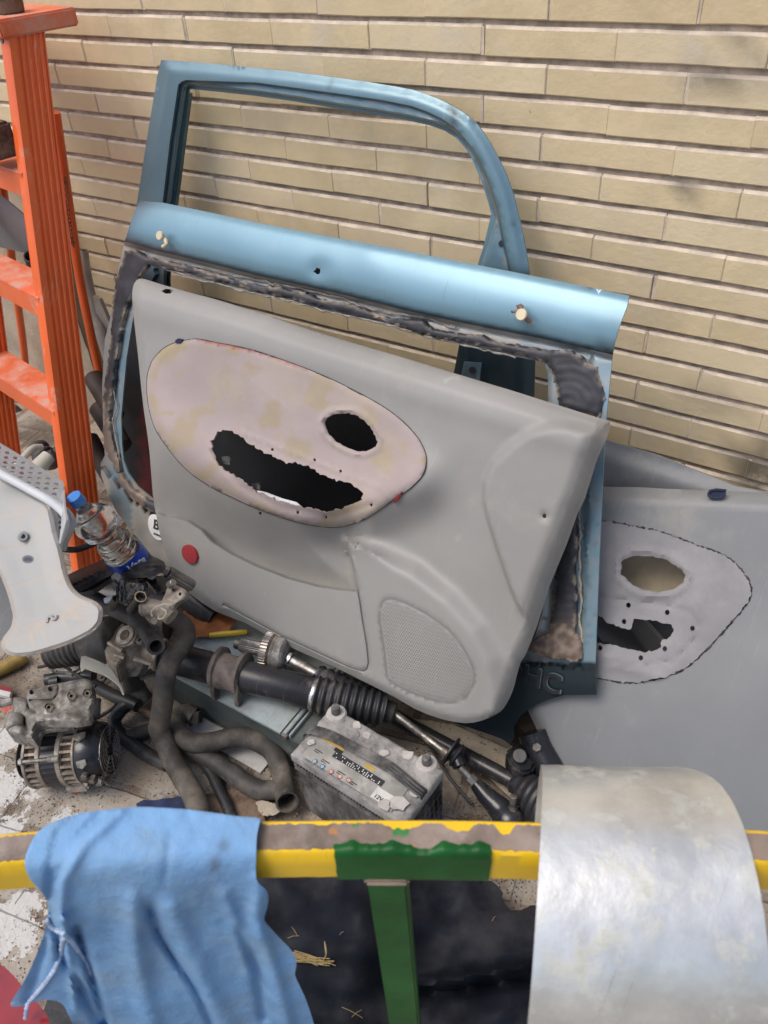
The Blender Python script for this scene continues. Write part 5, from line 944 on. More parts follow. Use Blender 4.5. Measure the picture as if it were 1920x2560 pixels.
lbz = .2026
def lab(name, a, b, w, h_, mt, dz=0., sk=0.): return MB().box(BP(a, b, lbz+dz), U*w, Vn*h_, Vector((0, 0, .0006))).build(name, mt, lbl)
lbl = MB().box(BP(.022, .062, .2018), U*(Ln-.055), Vn*(Wd-.070), Vector((0, 0, .0006))).build('label', 'battery_label', ba)
lab('gold_band', .030, .064, .052, .007, 'ink_gold'); lab('gold_band', .135, .066, .022, .008, 'ink_gold')
lab('code_panel', .072, .078, .115, .013, 'ink_black', .0003); lab('code_panel', .066, .071, .018, .008, 'ink_black', .0002)
dm = MB()
for k in range(22):
    for j in range(3):
        if random.random() < .55: dm.box(BP(.075+k*.0049, .0805+j*.0036, lbz+.0010), U*.0021, Vn*.0021, Vector((0, 0, .0003)))
dm.build('punched_dots', 'ink_white', lbl)
for (x, y, c) in ((787, 1904, 'ink_blue'), (806, 1917, 'ink_blue'), (828, 1930, 'ink_red'), (849, 1942, 'ink_red'), (872, 1951, 'ink_red')):
    p = AZ(x, y, lbz); MB().cyl(p, p+Zv*.0011, .0052, n=18).build('warning_symbol', c, lbl)
    MB().tube([p+U*.0024*math.cos(t)+Vn*.0024*math.sin(t)+Zv*.0012 for t in np.linspace(0, 2*math.pi, 13)], .0005, 4).tube([p-U*.003+Zv*.0012, p+U*.003+Zv*.0012], .0005, 4).build('symbol_mark', 'ink_white', lbl)
pw = MB().box(BP(.182, .094, lbz), U*.040, Vn*.024, Vector((0, 0, .0008))).build('paper_sticker', 'paper', ba)
text_mesh('sticker_text', '12V', .011, BP(.196, .112, lbz+.0012), U, -Vn, 'ink_black', pw, .0002)
for (a, b) in ((.035, .095), (.06, .105), (.10, .108), (.13, .112)): MB().box(BP(a, b, lbz), U*.018, Vn*.0015, Vector((0, 0, .0007))).box(BP(a, b+.004, lbz), U*.012, Vn*.0013, Vector((0, 0, .0007))).build('fine_print', 'ink_black', lbl)
for (a, b, r) in ((.10, .018, .012), (.15, .034, .011), (.19, .012, .013), (.235, .10, .018), (.215, .118, .012), (.245, .07, .011), (.07, .012, .01), (.02, .09, .008)):
    p = BP(a, b, .2035); L = [p+(U*math.cos(t)+Vn*math.sin(t))*r*random.uniform(.6, 1.15) for t in np.linspace(0, 2*math.pi, 12)[:-1]]; MB().prism(L, Zv*.0025, bev=.0006).build('caked_dust', 'battery_post_base', ba)
# ------------------------------------------------------------ alternator
aa = AZ(78, 1892, .075); ab = AZ(268, 1876, .085); ax = (ab-aa).normalized()
al = thing('alternator', 'grimy car alternator with slotted alloy ends lying by the white paint spill', 'alternator', (aa.lerp(ab, .5).x, aa.lerp(ab, .5).y, 0))
L_ = (ab-aa).length; At = lambda t: aa+ax*L_*t
MB().lathe(At(-.07), At(.10), [(0, .030), (.05, .044), (.16, .046), (.28, .040), (.38, .046), (.5, .040), (.6, .046), (.72, .040), (.82, .046), (.95, .044), (1, .03)], 36).build('pulley', 'rubber_black', al)
MB().cyl(At(.08), At(.86), .0555, n=40).build('inner_core', 'rust', al)
r_ = .0665
MB().lathe(At(.30), At(.50), [(0, .061), (.04, .0635), (.96, .0635), (1, .061)], 72, ripple=lambda t, q: .012*math.cos(q*36)).build('stator_band', 'tube_paint', al)
for t0, t1, nm in ((.07, .31, 'front_housing'), (.49, .74, 'rear_housing')):
    hm = MB()
    ed = ((0, .20), (.72, 1)) if t0 < .2 else ((0, .30), (.86, 1))
    for (p0, p1) in ed: hm.lathe(At(t0+(t1-t0)*p0), At(t0+(t1-t0)*p1), [(0, r_-.007 if p0 == 0 and t0 < .2 else r_-.003), (.15, r_), (.85, r_), (1, r_-.003)], 48)
    n = 26; x_ = ax.orthogonal().normalized(); y_ = ax.cross(x_)
    for k in range(n):
        q = 2*math.pi*k/n; e = x_*math.cos(q)+y_*math.sin(q); tg = ax.cross(e)
        hm.cbox(At((t0+t1)/2)+e*(r_-.006), ax*L_*(t1-t0)*.92, e*.009, tg*.0055, bev=.0008)
    hm.build(nm, 'alloy', al)
MB().cyl(At(.10), At(.66), .0035).build('spacer', 'steel_dirty', al) if False else None
tv = (Vector((0, 0, H))-At(.4)); tv = (tv-ax*tv.dot(ax)).normalized(); dv = (Vector((0, 0, -1))-ax*ax.dot(Vector((0, 0, -1)))); dv = (dv-tv*dv.dot(tv)).normalized()
for k, qa in enumerate((.12, 2.2, -2.1)):
    e = tv*math.cos(qa)+dv*math.sin(qa); MB().cyl(At(.12)+e*(r_+.004), At(.45)+e*(r_+.004), .0034).cyl(At(.44)+e*(r_+.003), At(.58)+e*(r_+.003), .0068, bev=.001).cyl(At(.07)+e*(r_+.003), At(.12)+e*(r_+.003), .0075, n=6, bev=.001).build('through_bolt', 'alloy_grey', al)
MB().lathe(At(.73), At(1.03), [(0, .064), (.08, .0655), (.4, .064), (.75, .060), (1, .050)], 48).build('rear_cover', 'black_gloss', al)
rg = MB()
for rr in (.018, .026, .034, .042, .050): rg.tube([At(1.035)+(x_*math.cos(t)+y_*math.sin(t))*rr for t in np.linspace(.2, 5.6, 26)], .0016, 5)
for k in range(7): q = k*.9; rg.tube([At(1.04)+(x_*math.cos(q)+y_*math.sin(q))*.012, At(1.03)+(x_*math.cos(q)+y_*math.sin(q))*.055], .0018, 5)
rg.build('cover_fins', 'steel_dirty', al)
for (t, qa, w, mt_) in ((.80, -.5, .013, 'alloy_grey'), (.84, .35, .012, 'alloy_grey'), (.86, 1.0, .014, 'rust')):
    e = tv*math.cos(qa)+dv*math.sin(qa); tg = ax.cross(e); p = At(t)+e*.064
    MB().prism([p+ax*a*w+tg*b*w for a, b in ((-.9, -.5), (.8, -.8), (1., .1), (.1, .9), (-.8, .5))], e*.004, bev=.0008).build('cover_tab', mt_, al)
for (t, qa) in ((.85, .75), (.92, .95), (.80, 1.2), (.98, 1.15)):
    e = tv*math.cos(qa)+dv*math.sin(qa); p = At(t)+e*.058; MB().cyl(p, p+e*.016, .007, n=6, bev=.001).build('terminal', 'steel_dirty', al)
MB().tube([At(.95)+(tv*.5+dv*.8)*.06, At(1.12)+(tv*.4+dv*1.1)*.066], .0025, 6).build('terminal_wire', 'black_plastic', al)
for k, qa in enumerate((-1.35, 1.75)):
    e = tv*math.cos(qa)+dv*math.sin(qa); p = At(.6)+e*.068; MB().cbox(p, ax*.05, e*.022, ax.cross(e)*.024, bev=.005).build('mounting_lug', 'alloy', al)
# ------------------------------------------------------------ engine bracket
eb = thing('engine_bracket', 'cast grey alloy engine bracket with bolt bosses behind the alternator', 'bracket', AZ(150, 1770, 0))
Pk = P3((70, 1740, 1.66), (230, 1715, 1.66), (200, 1800, 1.57))
ebo = spline([(68, 1728), (76, 1721), (143, 1709), (205, 1697), (220, 1698), (231, 1707), (235, 1725), (236, 1744), (232, 1760), (226, 1775), (224, 1800), (150, 1806), (90, 1800), (88, 1780), (72, 1768), (66, 1745)], True, 2)
def heb(P):
    h = .006*ss(segd(P, ebo, True), 0, 6)+.003*npn(P, .05)+.0015*npn(P, .2, 3)-.006*ss(side(P, [(146, 1706), (146, 1730), (135, 1745), (90, 1755)]), -3, 3)*0
    for x, y in ((178, 1740), (218, 1733), (122, 1768)): r = np.hypot(P[:, 0]-x, P[:, 1]-y); h += .006*np.exp(-((r-11)/2.5)**2)-.004*(r < 8)
    h -= .007*np.exp(-(segd(P, [(75, 1752), (130, 1752), (146, 1735), (146, 1712)])/2.5)**2)
    h += .018*ss(P[:, 1]-.25*(P[:, 0]-160), 1768, 1790)*ss(P[:, 0], 150, 165)
    return h
panel('bracket_plate', ebo, Pk, 'alloy_grey', h=heb, holes=[circ(79, 1730, 6, 6.6, 12), circ(126, 1722, 6, 6.6, 12)], step=4.5, thick=.014, parent=eb, ang=60)
for x, y in ((178, 1740), (218, 1733), (122, 1768)): MB().cyl(Pk.pt(x, y, .002), Pk.pt(x, y, .008), .0055, wall=.002).build('bolt_boss', 'alloy', eb)
Pk2 = P3((20, 1790, 1.63), (140, 1790, 1.60), (80, 1850, 1.56))
ebo2 = spline([(34, 1744), (70, 1746), (72, 1768), (100, 1780), (160, 1786), (170, 1800), (130, 1806), (95, 1812), (82, 1830), (80, 1845), (56, 1842), (20, 1832), (17, 1810), (22, 1786), (32, 1776)], True, 2)
panel('bracket_arm', ebo2, Pk2, 'alloy_grey', h=lambda P: .012*ss(segd(P, ebo2, True), 0, 8)+.003*npn(P, .07)-.018*np.exp(-(segd(P, [(58, 1800), (70, 1830)])/9)**2), step=5, thick=.03, parent=eb, ang=60)
MB().cyl(Pk2.pt(38, 1790, .01), Pk2.pt(36, 1822, .004), .016, bev=.002).build('cast_boss', 'alloy_grey', eb)
MB().cyl(AZ(236, 1748, .10), AZ(233, 1798, .08), .0145, wall=.003, n=26).build('cast_sleeve', 'alloy_grey', eb)
MB().prism([Pk2.pt(x, y, .0) for x, y in ((-20, 1748), (30, 1744), (32, 1756), (0, 1764), (-20, 1764))], (0, .0, -.01), bev=.002).build('bracket_tongue', 'alloy_grey', eb)
MB().prism([AZ(x, y, .085) for x, y in ((140, 1787), (158, 1786), (156, 1794), (137, 1797))], (0, 0, .003)).build('paint_fleck', 'white_plastic', label='white paint fleck on the engine bracket beside the alternator', cat='paint fleck')
# black straps and shell left of the housing
panel('broken_shell', spline([(203, 1641), (224, 1644), (242, 1651), (262, 1660), (280, 1676), (293, 1697), (304, 1716), (311, 1735), (306, 1734), (298, 1715), (287, 1705), (272, 1694), (255, 1684), (240, 1680), (228, 1676), (213, 1671), (203, 1679)], True, 2), P3((203, 1660, 1.66), (310, 1735, 1.64), (260, 1660, 1.68)), 'shell', h=lambda P: .022*np.sin(np.clip((P[:, 1]-1640-(P[:, 0]-203)*.85)/70+.6, 0, 3)), step=5, thick=.002, ang=70, label='jagged piece of cream plastic shell between housing and bracket', cat='plastic shard')
MB().prism([AZ(x, y, .06) for x, y in ((112, 1636), (150, 1630), (200, 1645), (205, 1672), (180, 1684), (150, 1672), (128, 1672), (112, 1655))], (0, 0, -.03), bev=.006).build('grey_casting', 'alloy_grey', label='dirty grey casting behind the cream plastic shard', cat='casting')
MB().tube([AZ(113, 1700, .03), AZ(160, 1692, .03), AZ(235, 1690, .04)], .014, 12).cyl(AZ(125, 1706, .035), AZ(146, 1702, .035), .012).build('black_fitting', 'black_plastic', label='black plastic fitting just above the engine bracket', cat='fitting')
MB().prism([AZ(x, y, .02) for x, y in ((-40, 1705), (30, 1722), (24, 1742), (-40, 1728))], (0, 0, -.012), bev=.001).build('paper_carton', 'paper', label='white paper carton with red stripe at the left photo edge', cat='carton')
MB().prism([AZ(x, y, .0212) for x, y in ((-40, 1704), (30, 1721), (27, 1730), (-40, 1714))], (0, 0, .0006)).build('red_stripe', 'red_paint', bpy.data.objects['paper_carton'])
MB().tube([AZ(-40, 1690, .02), AZ(40, 1655, .02), AZ(60, 1640, .02)], .018, 12).build('yellow_tube', 'ochre', label='dirty yellow tube under the bell shaped trim', cat='tube')

for k, (L, r, lb) in enumerate((([(196, 1492, .30), (222, 1520, .26), (262, 1560, .24), (250, 1600, .22)], .0035, 'thin black cable looping beside the grey short hose'), ([(300, 1560, .20), (322, 1540, .22), (352, 1556, .21), (346, 1580, .2)], .003, 'black wire curl above the hex plug of the steering housing'),
        ([(96, 1668, .05), (150, 1662, .07), (196, 1690, .05), (240, 1716, .06)], .004, 'black cable crossing above the engine bracket'), ([(1010, 1800, .02), (1070, 1860, .02), (1120, 1940, .02), (1180, 2010, .02)], .003, 'thin dark wire on the stone right of the battery'))):
    MB().tube(SP([AZ(*p) for p in L], 6), r, 8).build('wire', 'rubber_black', label=lb, cat='wire')
for k, (x, y, z, r, lb) in enumerate(((352, 1606, .23, .010, 'loose hex nut beside the open end of the short hose'), (258, 1700, .05, .009, 'loose hex nut under the cream plastic shard'), (395, 1770, .03, .008, 'small hex nut on the paving beside the long brown hose'))):
    p = AZ(x, y, z); MB().cyl(p, p+Zv*.009, r, n=6, bev=.001, wall=.004).build('hex_nut', 'alloy_grey', label=lb, cat='nut')
# ------------------------------------------------------------ scraps on the paving
panel('navy_cloth', dens([(344, 2008), (350, 2000), (372, 2002), (462, 1990), (470, 2012), (520, 2040), (520, 2080), (330, 2080)], 12, jit=1.5), None, 'navy', surf=lambda P, h: np.array([tuple(AZ(x, y, .012+.006*noise.noise(Vector((x*.03, y*.03, 1))))) for x, y in P]), step=10, thick=.004, label='dark navy cloth on the paving just above the blue rag', cat='cloth')
panel('dark_board', [(510, 1986), (600, 1972), (650, 1990), (665, 2060), (700, 2120), (480, 2120), (500, 2020)], None, 'rust', surf=lambda P, h: np.array([tuple(AZ(x, y, .014)) for x, y in P]), step=14, thick=.008, label='dark brown board under the hoses beside the blue rag', cat='board')
panel('flat_stone', dens(spline([(640, 2005), (660, 2002), (690, 2010), (704, 2022), (695, 2034), (668, 2040), (650, 2032)], True, 2), 6, jit=.8), None, 'stone', surf=lambda P, h: np.array([tuple(AZ(x, y, .030+.002*noise.noise(Vector((x*.1, y*.1, 1))))) for x, y in P]), step=6, thick=.016, label='flat pitted stone chip below the open hose end', cat='stone')
panel('rusty_flake', [(1140, 2052), (1190, 2038), (1198, 2052), (1196, 2075), (1150, 2070)], None, 'rust', surf=lambda P, h: np.array([tuple(AZ(x, y, .012)) for x, y in P]), step=10, thick=.004, label='small rusty metal flake right of the battery', cat='flake')
panel('stone_slab', dens([(1000, 1790), (1130, 1810), (1290, 1880), (1330, 1960), (1290, 2010), (1180, 1900), (1060, 1840)], 14, jit=1), None, 'stone', surf=lambda P, h: np.array([tuple(AZ(x, y, .018)) for x, y in P]), step=16, thick=.016, label='pale dusty stone slab under the long black rod', cat='slab')
# black plastic liner on the paving beyond the rail
lo_ = [(585, 2160), (700, 2120), (900, 2100), (1000, 2140), (1060, 2190), (1230, 2200), (1262, 2262), (1300, 2275), (1420, 2250), (1700, 2300), (1800, 2700), (500, 2700), (560, 2300)]
def sl_(P, h):
    q = []
    for x, y in P:
        z = .07+.055*noise.noise(Vector((x*.0035, y*.0045, 3)))+.018*noise.noise(Vector((x*.012, y*.014, 8)))
        z += .035*math.exp(-((y-2470+(x-1000)*.17)/16)**2)*(x > 980)-.02*math.exp(-((y-2500+(x-1000)*.17)/14)**2)*(x > 980)
        z += .05*math.exp(-((x-900+(y-2300)*.2)/90)**2)
        q.append(tuple(AZ(x, y, max(z, .01))))
    return np.array(q)
panel('wheel_arch_liner', dens(spline(lo_, True, 2), 20, jit=2), None, 'black_sheet', surf=sl_, step=15, thick=.005, ang=60, label='crumpled black plastic wheel arch liner lying behind the green post', cat='liner')
stw = MB()
for k in range(26):
    s0 = Vector(sl_(np.array([(738+random.uniform(-6, 6), 2398+random.uniform(-14, 16))]), 0)[0])+Zv*.012; s1 = Vector(sl_(np.array([(812+random.uniform(-22, 34), 2416+random.uniform(-10, 8))]), 0)[0])+Zv*random.uniform(.008, .02)
    stw.tube(SP([s0, (s0+s1)/2+Vector((0, 0, random.uniform(0, .006))), s1], 3), .0008, 4)
stw.tube(SP([Vector(sl_(np.array([p]), 0)[0])+Zv*(.014+.01*i) for i, p in enumerate(((808, 2414), (820, 2398), (817, 2376), (822, 2412)))], 4), .0010, 5)
stw.build('straw_bundle', 'straw', label='little tied bundle of dry straw on the black liner', cat='straw')
st2 = MB()
for (x, y, a, l) in ((855, 2520, .5, 60), (880, 2545, -.6, 30), (720, 2348, -.15, 30), (850, 2340, -.6, 12), (730, 2320, 1.0, 26), (1230, 2305, -.9, 14)):
    a0 = Vector(sl_(np.array([(x, y)]), 0)[0])+Zv*.004; a1 = Vector(sl_(np.array([(x+math.cos(a)*l, y+math.sin(a)*l)]), 0)[0])+Zv*.006; st2.tube([a0, (a0+a1)/2+Zv*.004, a1], .0005, 4)
st2.build('straw_bits', 'straw', kind='stuff', label='loose straw hairs scattered over the black liner', cat='straw')
# grit
gr_ = MB()
for k in range(420):
    x = random.choice((random.uniform(0, 600), random.uniform(960, 1330), random.uniform(380, 780))); y = random.uniform(1780, 2400) if x < 300 else random.uniform(1850, 2050)
    p = AZ(x, y, .002); s_ = random.uniform(.001, .0035); gr_.cbox(p, Vector((s_, s_*.3, 0)), Vector((0, s_, s_*.2)), Vector((s_*.2, 0, s_*.8)), m=random.choice(('stone', 'rust', 'paper', 'stone')))
gr_.build('grit', 'stone', kind='stuff', label='small grit and chips scattered over the paving', cat='grit')
# ------------------------------------------------------------ red panel in the near left corner
panel('red_panel', spline([(-120, 2380), (-60, 2385), (0, 2410), (35, 2440), (70, 2485), (105, 2520), (125, 2565), (130, 2700), (-120, 2700)], True, 3), None, 'red_paint', surf=lambda P, h: np.array([tuple(AZ(x, y, .40+.00025*(x-60))) for x, y in P]), step=14, thick=.02, label='glossy red bodywork corner at the lower left photo edge', cat='car panel')
panel('grey_scrap', [(118, 2500), (150, 2498), (178, 2540), (185, 2600), (110, 2600), (100, 2550)], None, 'black_plastic', surf=lambda P, h: np.array([tuple(AZ(x, y, .10)) for x, y in P]), step=12, thick=.02, label='dark plastic scrap under the hanging tip of the blue rag', cat='scrap')
# ------------------------------------------------------------ yellow rail with green post
ZR = .76; RW, RH = .035, .052
rpx = [(-900, 2300), (-420, 2215), (-200, 2184), (0, 2163), (90, 2156), (250, 2146), (450, 2138), (640, 2134), (850, 2131), (1000, 2131), (1180, 2133), (1350, 2138), (1600, 2146), (1910, 2160), (2150, 2178), (2400, 2205)]
rf = SP([AZ(x, y, ZR) for x, y in rpx], 10)                    # front top edge
fr = thing('metal_stand', 'chipped yellow steel rail on a green post across the foreground', 'metal stand', (AZ(960, 2170, .76).x, AZ(960, 2170, .76).y, 0))
dirs = [(rf[min(i+1, len(rf)-1)]-rf[max(i-1, 0)]).normalized() for i in range(len(rf))]
nb = [Vector((-d.y, d.x, 0)) for d in dirs]                      # away from the camera
def wob(i, k, a): return a*noise.noise(Vector((i*.5, k*3., 4)))
V = []; Fc = []; prof = [(0, -.003), (.0025, 0), (RW*.33, .0004), (RW*.66, .0004), (RW-.0025, 0), (RW, -.003), (RW, -RH+.003), (RW-.003, -RH), (.003, -RH), (0, -RH+.003), (-.0003, -RH*.5)]
for i, p in enumerate(rf):
    for k, (a, b) in enumerate(prof): V.append(p+nb[i]*(a)+Zv*(b+wob(i, k, .0009)))
n = len(prof)
for i in range(len(rf)-1):
    for k in range(n): Fc.append((i*n+k, i*n+(k+1) % n, i*n+n+(k+1) % n, i*n+n+k))
MB().add(V, Fc).build('rail', 'rail_yellow', fr, ang=40)
# bare worn steel strip along the top face with ragged paint on both sides
N2 = (len(rf)-1)*6; V = []; A1 = []; A2 = []; Fc = []
def at(i, arr): j = min(int(i), len(arr)-2); return arr[j].lerp(arr[j+1], i-j)
for i in range(N2+1):
    s = i/6; p = at(s, rf); nn = at(s, nb); x, y = pxy(p)
    lo = .0035+.0016*noise.noise(Vector((s*1.1, 1, 1)))+.001*noise.noise(Vector((s*5, 1, 1))); hi = RW-.0055+.0022*noise.noise(Vector((s*1.3, 5, 1)))+.0018*noise.noise(Vector((s*6, 5, 1)))
    for (xc, w, dp) in ((835+170, 45, .006), (1150, 35, .008), (1265, 22, .010), (800, 20, .002)): hi -= dp*math.exp(-((x-xc)/w)**4)
    for k in range(5):
        a = lo+(hi-lo)*k/4; V.append(p+nn*a+Zv*.0013)
        A1.append(0.)
        A2.append(1. if (abs(x-1000) < 20 and k in (3, 4)) or (abs(x-887) < 9 and k == 4) else 0.)
for i in range(N2):
    for k in range(4): Fc.append((i*5+k, i*5+k+1, i*5+5+k+1, i*5+5+k))
n0 = len(V); V += [v-Zv*.0016 for v in V]; Fc += [tuple(a+n0 for a in f[::-1]) for f in Fc]
for i in range(N2):
    for k in (0, 4): Fc.append((i*5+k, i*5+5+k, i*5+5+k+n0, i*5+k+n0))
w_ = MB().add(V, Fc).build('worn_strip', 'rail_worn', fr)
for nm, A in (('m1', A1), ('m2', A2)): a = w_.data.attributes.new(nm, 'FLOAT', 'POINT'); a.data.foreach_set('value', np.array(A+A, np.float32))
# green paint over the joint: a lumpy skin round the front of the rail
V = []; Fc = []; xs_ = []
i0 = min(range(len(rf)), key=lambda i: abs(pxy(rf[i])[0]-832)); i1 = min(range(len(rf)), key=lambda i: abs(pxy(rf[i])[0]-1226)); M_ = 70
pr2 = [(.0075, .0022), (.004, .0034), (0, .0028), (-.0026, -.001), (-.0022, -.010), (-.0022, -.022), (-.0022, -.034), (-.0022, -.045), (-.001, -RH-.0012), (.008, -RH-.0015)]
for i in range(M_+1):
    s = i0+(i1-i0)*i/M_; p = at(s, rf); nn = at(s, nb); x, _ = pxy(p)
    bead = .0035*sum(math.exp(-((x-c)/15)**2) for c in (880, 980, 1115, 1200))-.0055*math.exp(-((x-1060)/26)**4)+.0016*noise.noise(Vector((i*.3, 2, 2)))
    for k, (a, b) in enumerate(pr2):
        e = bead if k < 3 else 0
        endj = (1.2*noise.noise(Vector((k*1.7, i > M_/2, 3)))+.3)*(1 if i in (0, M_) else 0)
        pp = at(min(max(s+endj*(.5 if i == 0 else -.5), 0), len(rf)-1.01), rf) if endj else p
        V.append(pp+nn*(a+(e if k == 0 else 0))+Zv*(b+(e*.5 if k < 3 else 0)+.0006*noise.noise(Vector((i*.6, k, 7)))))
n = len(pr2)
for i in range(M_):
    for k in range(n-1): Fc.append((i*n+k, i*n+k+1, i*n+n+k+1, i*n+n+k))
MB().add(V, Fc).build('green_patch', 'green', fr, ang=60)
pc = AZ(958, 2150, ZR); ic = min(range(len(rf)), key=lambda i: (rf[i]-pc).length); pd = dirs[ic]; pn = nb[ic]
MB().box(Vector((pc.x, pc.y, 0))-pd*.0205+pn*.006, pd*.041, pn*.026, Vector((0, 0, ZR-RH-.001)), bev=.003).build('post', 'green', fr)
MB().cbox(Vector((pc.x, pc.y, ZR-RH-.004))+pn*.018, pd*.046, pn*.032, Vector((0, 0, .007)), bev=.003).build('weld_seam', 'rail_worn', fr)
for s_ in (-1, 1):
    e = rf[0] if s_ < 0 else rf[-1]; k = 0 if s_ < 0 else -1
    MB().box(Vector((e.x, e.y, 0))+nb[k]*.005, dirs[k]*(.035*-s_), nb[k]*.025, Vector((0, 0, ZR-RH-.001)), bev=.003).build('post', 'rail_yellow', fr)
# ------------------------------------------------------------ blue rag over the rail
rgo = [(101, 2074), (139, 2052), (202, 2033), (262, 2025), (337, 2017), (400, 2019), (464, 2023), (530, 2031), (591, 2040), (630, 2043), (650, 2046), (648, 2062), (643, 2085), (641, 2110), (640, 2150), (640, 2195), (650, 2212), (668, 2228), (671, 2255), (665, 2280), (661, 2300), (678, 2322), (700, 2346), (722, 2368), (738, 2392), (741, 2415), (737, 2436), (748, 2462), (762, 2492), (774, 2525), (785, 2562), (800, 2640), (190, 2640), (181, 2562), (169, 2534), (160, 2515), (143, 2503), (110, 2500), (84, 2506), (55, 2516), (30, 2516), (27, 2508), (40, 2484), (55, 2462), (72, 2430), (88, 2395), (101, 2360), (112, 2328), (118, 2300), (120, 2275), (118, 2252), (108, 2236), (92, 2218), (76, 2200), (67, 2182), (62, 2160), (64, 2140), (72, 2118), (84, 2095)]
pm = AZ(350, 2141, ZR); im = min(range(len(rf)), key=lambda i: (rf[i]-pm).length); rdir = dirs[im]; rn = nb[im]
FOLDS = [([(200, 2032), (150, 2090), (128, 2180), (120, 2260), (160, 2400), (250, 2560)], 14, -.016), ([(300, 2030), (210, 2110), (160, 2200), (150, 2300)], 18, .012), ([(250, 2035), (175, 2110), (140, 2200)], 10, -.009), ([(372, 2268), (400, 2340), (440, 2400), (490, 2470), (530, 2560)], 13, -.016), ([(430, 2280), (480, 2400), (560, 2560)], 40, .014),
         ([(190, 2320), (225, 2430), (265, 2560)], 11, -.022), ([(160, 2300), (175, 2420), (190, 2520)], 12, .012), ([(330, 2250), (340, 2400), (380, 2560)], 34, .013), ([(650, 2200), (640, 2300), (690, 2450), (720, 2560)], 26, .014), ([(600, 2330), (640, 2420), (660, 2540)], 16, -.012), ([(470, 2040), (425, 2100), (412, 2200)], 12, -.005), ([(560, 2240), (600, 2330), (620, 2430)], 22, .009), ([(120, 2290), (110, 2380), (70, 2500)], 14, -.010)]
def rag_s(P, h):
    w = rays(P); e = .006
    rdn, rnn, p0 = np.array(rdir), np.array(rn), np.array(rf[im])
    off = np.zeros(len(P))
    for L, wd, a in FOLDS: off += a*np.exp(-(segd(P, L)/(wd*.85))**2)
    off *= 1.9; off += .010*npn(P, .007, 2)+.004*npn(P, .022, 5)+.0014*npn(P, .06, 1)
    tt = (ZR+.014-H)/w[:, 2]                                        # lying on top
    fp = p0-rnn*(.014)                                              # hanging in front
    tf = ((fp-O)@rnn)/(w@rnn)
    k = 70.; t = np.log(np.exp(k*tt*F)+np.exp(k*tf*F))/k/F
    low = ss(P[:, 1], 2160, 2330)
    # where both meet the cloth rounds over the edge
    t = t-np.maximum(off, -.010-.5*low)*(.35+.65*low)/np.linalg.norm(w, axis=1)-.012*low*ss(P[:, 1], 2300, 2560)/np.linalg.norm(w, axis=1)
    return O+w*t[:, None]
rag = thing('blue_rag', 'sky blue cotton rag with greasy stains draped over the yellow rail', 'rag', (rf[im].x, rf[im].y, .3))
panel('cloth', spline(rgo, True, 2), None, 'cloth', surf=rag_s, step=9, thick=.0025, parent=rag, ang=80,
      masks={'m1': lambda P: np.clip(.75*np.exp(-(np.hypot((P[:, 0]-537)/15, (P[:, 1]-2162)/24))**2)+.65*np.exp(-(np.hypot((P[:, 0]-560)/15, (P[:, 1]-2115)/18))**2)+.35*np.exp(-(np.hypot((P[:, 0]-520)/60, (P[:, 1]-2235)/22))**2)+.28*np.exp(-(np.hypot((P[:, 0]-370)/50, (P[:, 1]-2345)/60))**2)+.15*np.exp(-(np.hypot((P[:, 0]-600)/90, (P[:, 1]-2545)/30))**2)+.3*ss(npn(P, .012, 6), .25, .6)*ss(P[:, 0], 180, 90), 0, 1)})
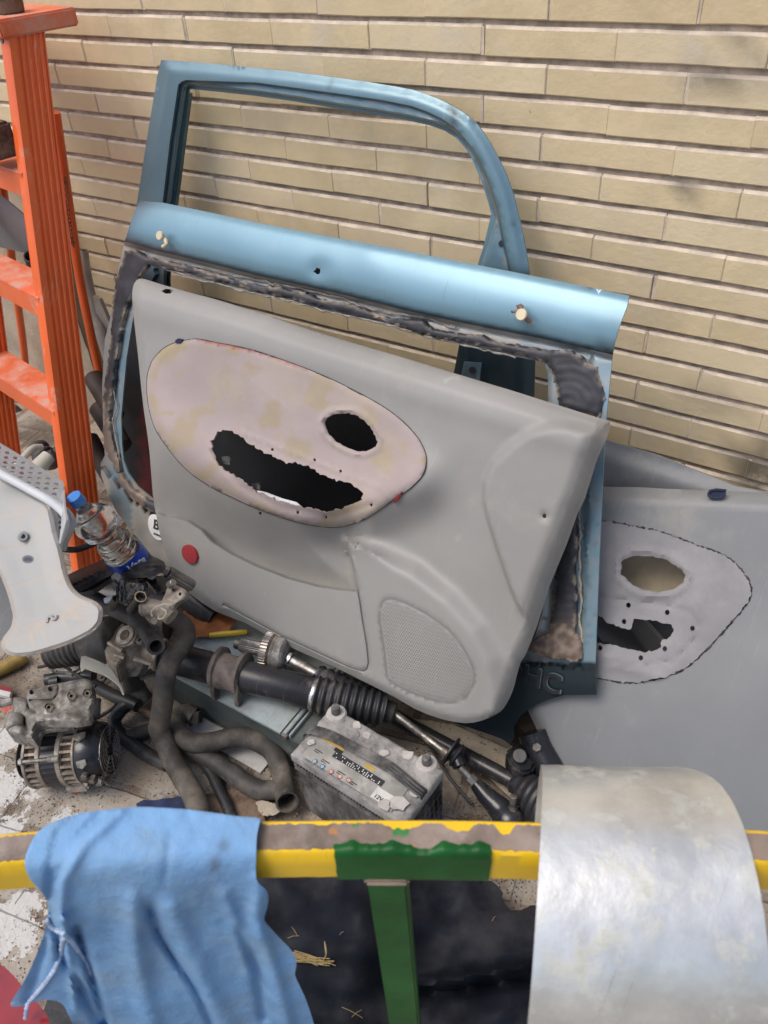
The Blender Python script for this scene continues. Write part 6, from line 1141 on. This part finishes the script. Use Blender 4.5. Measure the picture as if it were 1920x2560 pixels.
# the part that falls behind the rail
bt_ = [tuple(p) for p in spline(rgo[:11], False, 4)]; T0 = rag_s(np.array(bt_), 0); V = []; Fc = []; m2 = len(bt_)
for j in range(9):
    for i in range(m2): V.append(Vector(T0[i])+rn*(.004+.003*j+.004*math.sin(i*.6+j*.2))*(j > 0)+Zv*(-.022*j+.002)*(j > 0)-Zv*.001)
for j in range(8):
    for i in range(m2-1): Fc.append((j*m2+i, j*m2+i+1, j*m2+m2+i+1, j*m2+m2+i))
MB().add(V, Fc).build('back_flap', 'cloth', rag, ang=80)
for L in ([(118, 2296), (128, 2310), (140, 2320), (158, 2328), (175, 2342), (190, 2362), (205, 2385), (218, 2405), (226, 2430)], [(160, 2340), (154, 2380), (140, 2418), (118, 2450), (95, 2478), (70, 2505), (66, 2540)]):
    D = dens(L, 6, False); Q = rag_s(D, 0); MB().tube([Vector(p)-rn*.002+Vector((0, 0, .0012*(i % 2))) for i, p in enumerate(Q)], [.0022+.0008*(i % 2) for i in range(len(Q))], 7).build('frayed_seam', 'cloth_seam', rag)
# ------------------------------------------------------------ curved galvanised sheet over the rail
gx0, gx1 = AZ(1356, 2140, ZR), AZ(1880, 2150, ZR); iA = min(range(len(rf)), key=lambda i: (rf[i]-gx0).length)
gd = (gx1-gx0); gl = gd.length; gd.normalize(); gn = Vector((-gd.y, gd.x, 0)); RG = .14
gc = gx0+gn*(RW/2+.002)+Zv*(-RG+.0045)
V = []; Fc = []; na, nl = 90, 34
for j in range(na+1):
    q = math.radians(-38+256*j/na)
    for i in range(nl+1):
        s = i/nl; rr = RG+.0012*noise.noise(Vector((s*3, j*.1, 1)))+.0006*noise.noise(Vector((s*14, j*.5, 2)))
        cut = .035*(1-s)**0*(s > .8)*((s-.8)/.2)**2*max(0, math.cos(q-.35))**8
        V.append(gc+gd*(gl*s+.020*math.cos(q)*(1-s)-cut)+gn*math.cos(q)*rr+Zv*math.sin(q)*rr)
for j in range(na):
    for i in range(nl): a = j*(nl+1)+i; Fc.append((a, a+1, a+nl+2, a+nl+1))
n0 = len(V)
V += [v-(v-gc-gd*(v-gc).dot(gd))*(.0016/RG) for v in V]
Fc += [tuple(a+n0 for a in f[::-1]) for f in Fc]
for j in range(na):
    for i in (0, nl): a = j*(nl+1)+i; Fc.append((a, a+nl+1, a+nl+1+n0, a+n0))
for i in range(nl):
    for j in (0, na): a = j*(nl+1)+i; Fc.append((a, a+1, a+1+n0, a+n0))
gm = MB().add(V, Fc).build('curved_sheet', 'galvanised', label='curved galvanised steel sheet, mottled grey, hung over the yellow rail', cat='sheet metal', ang=60)
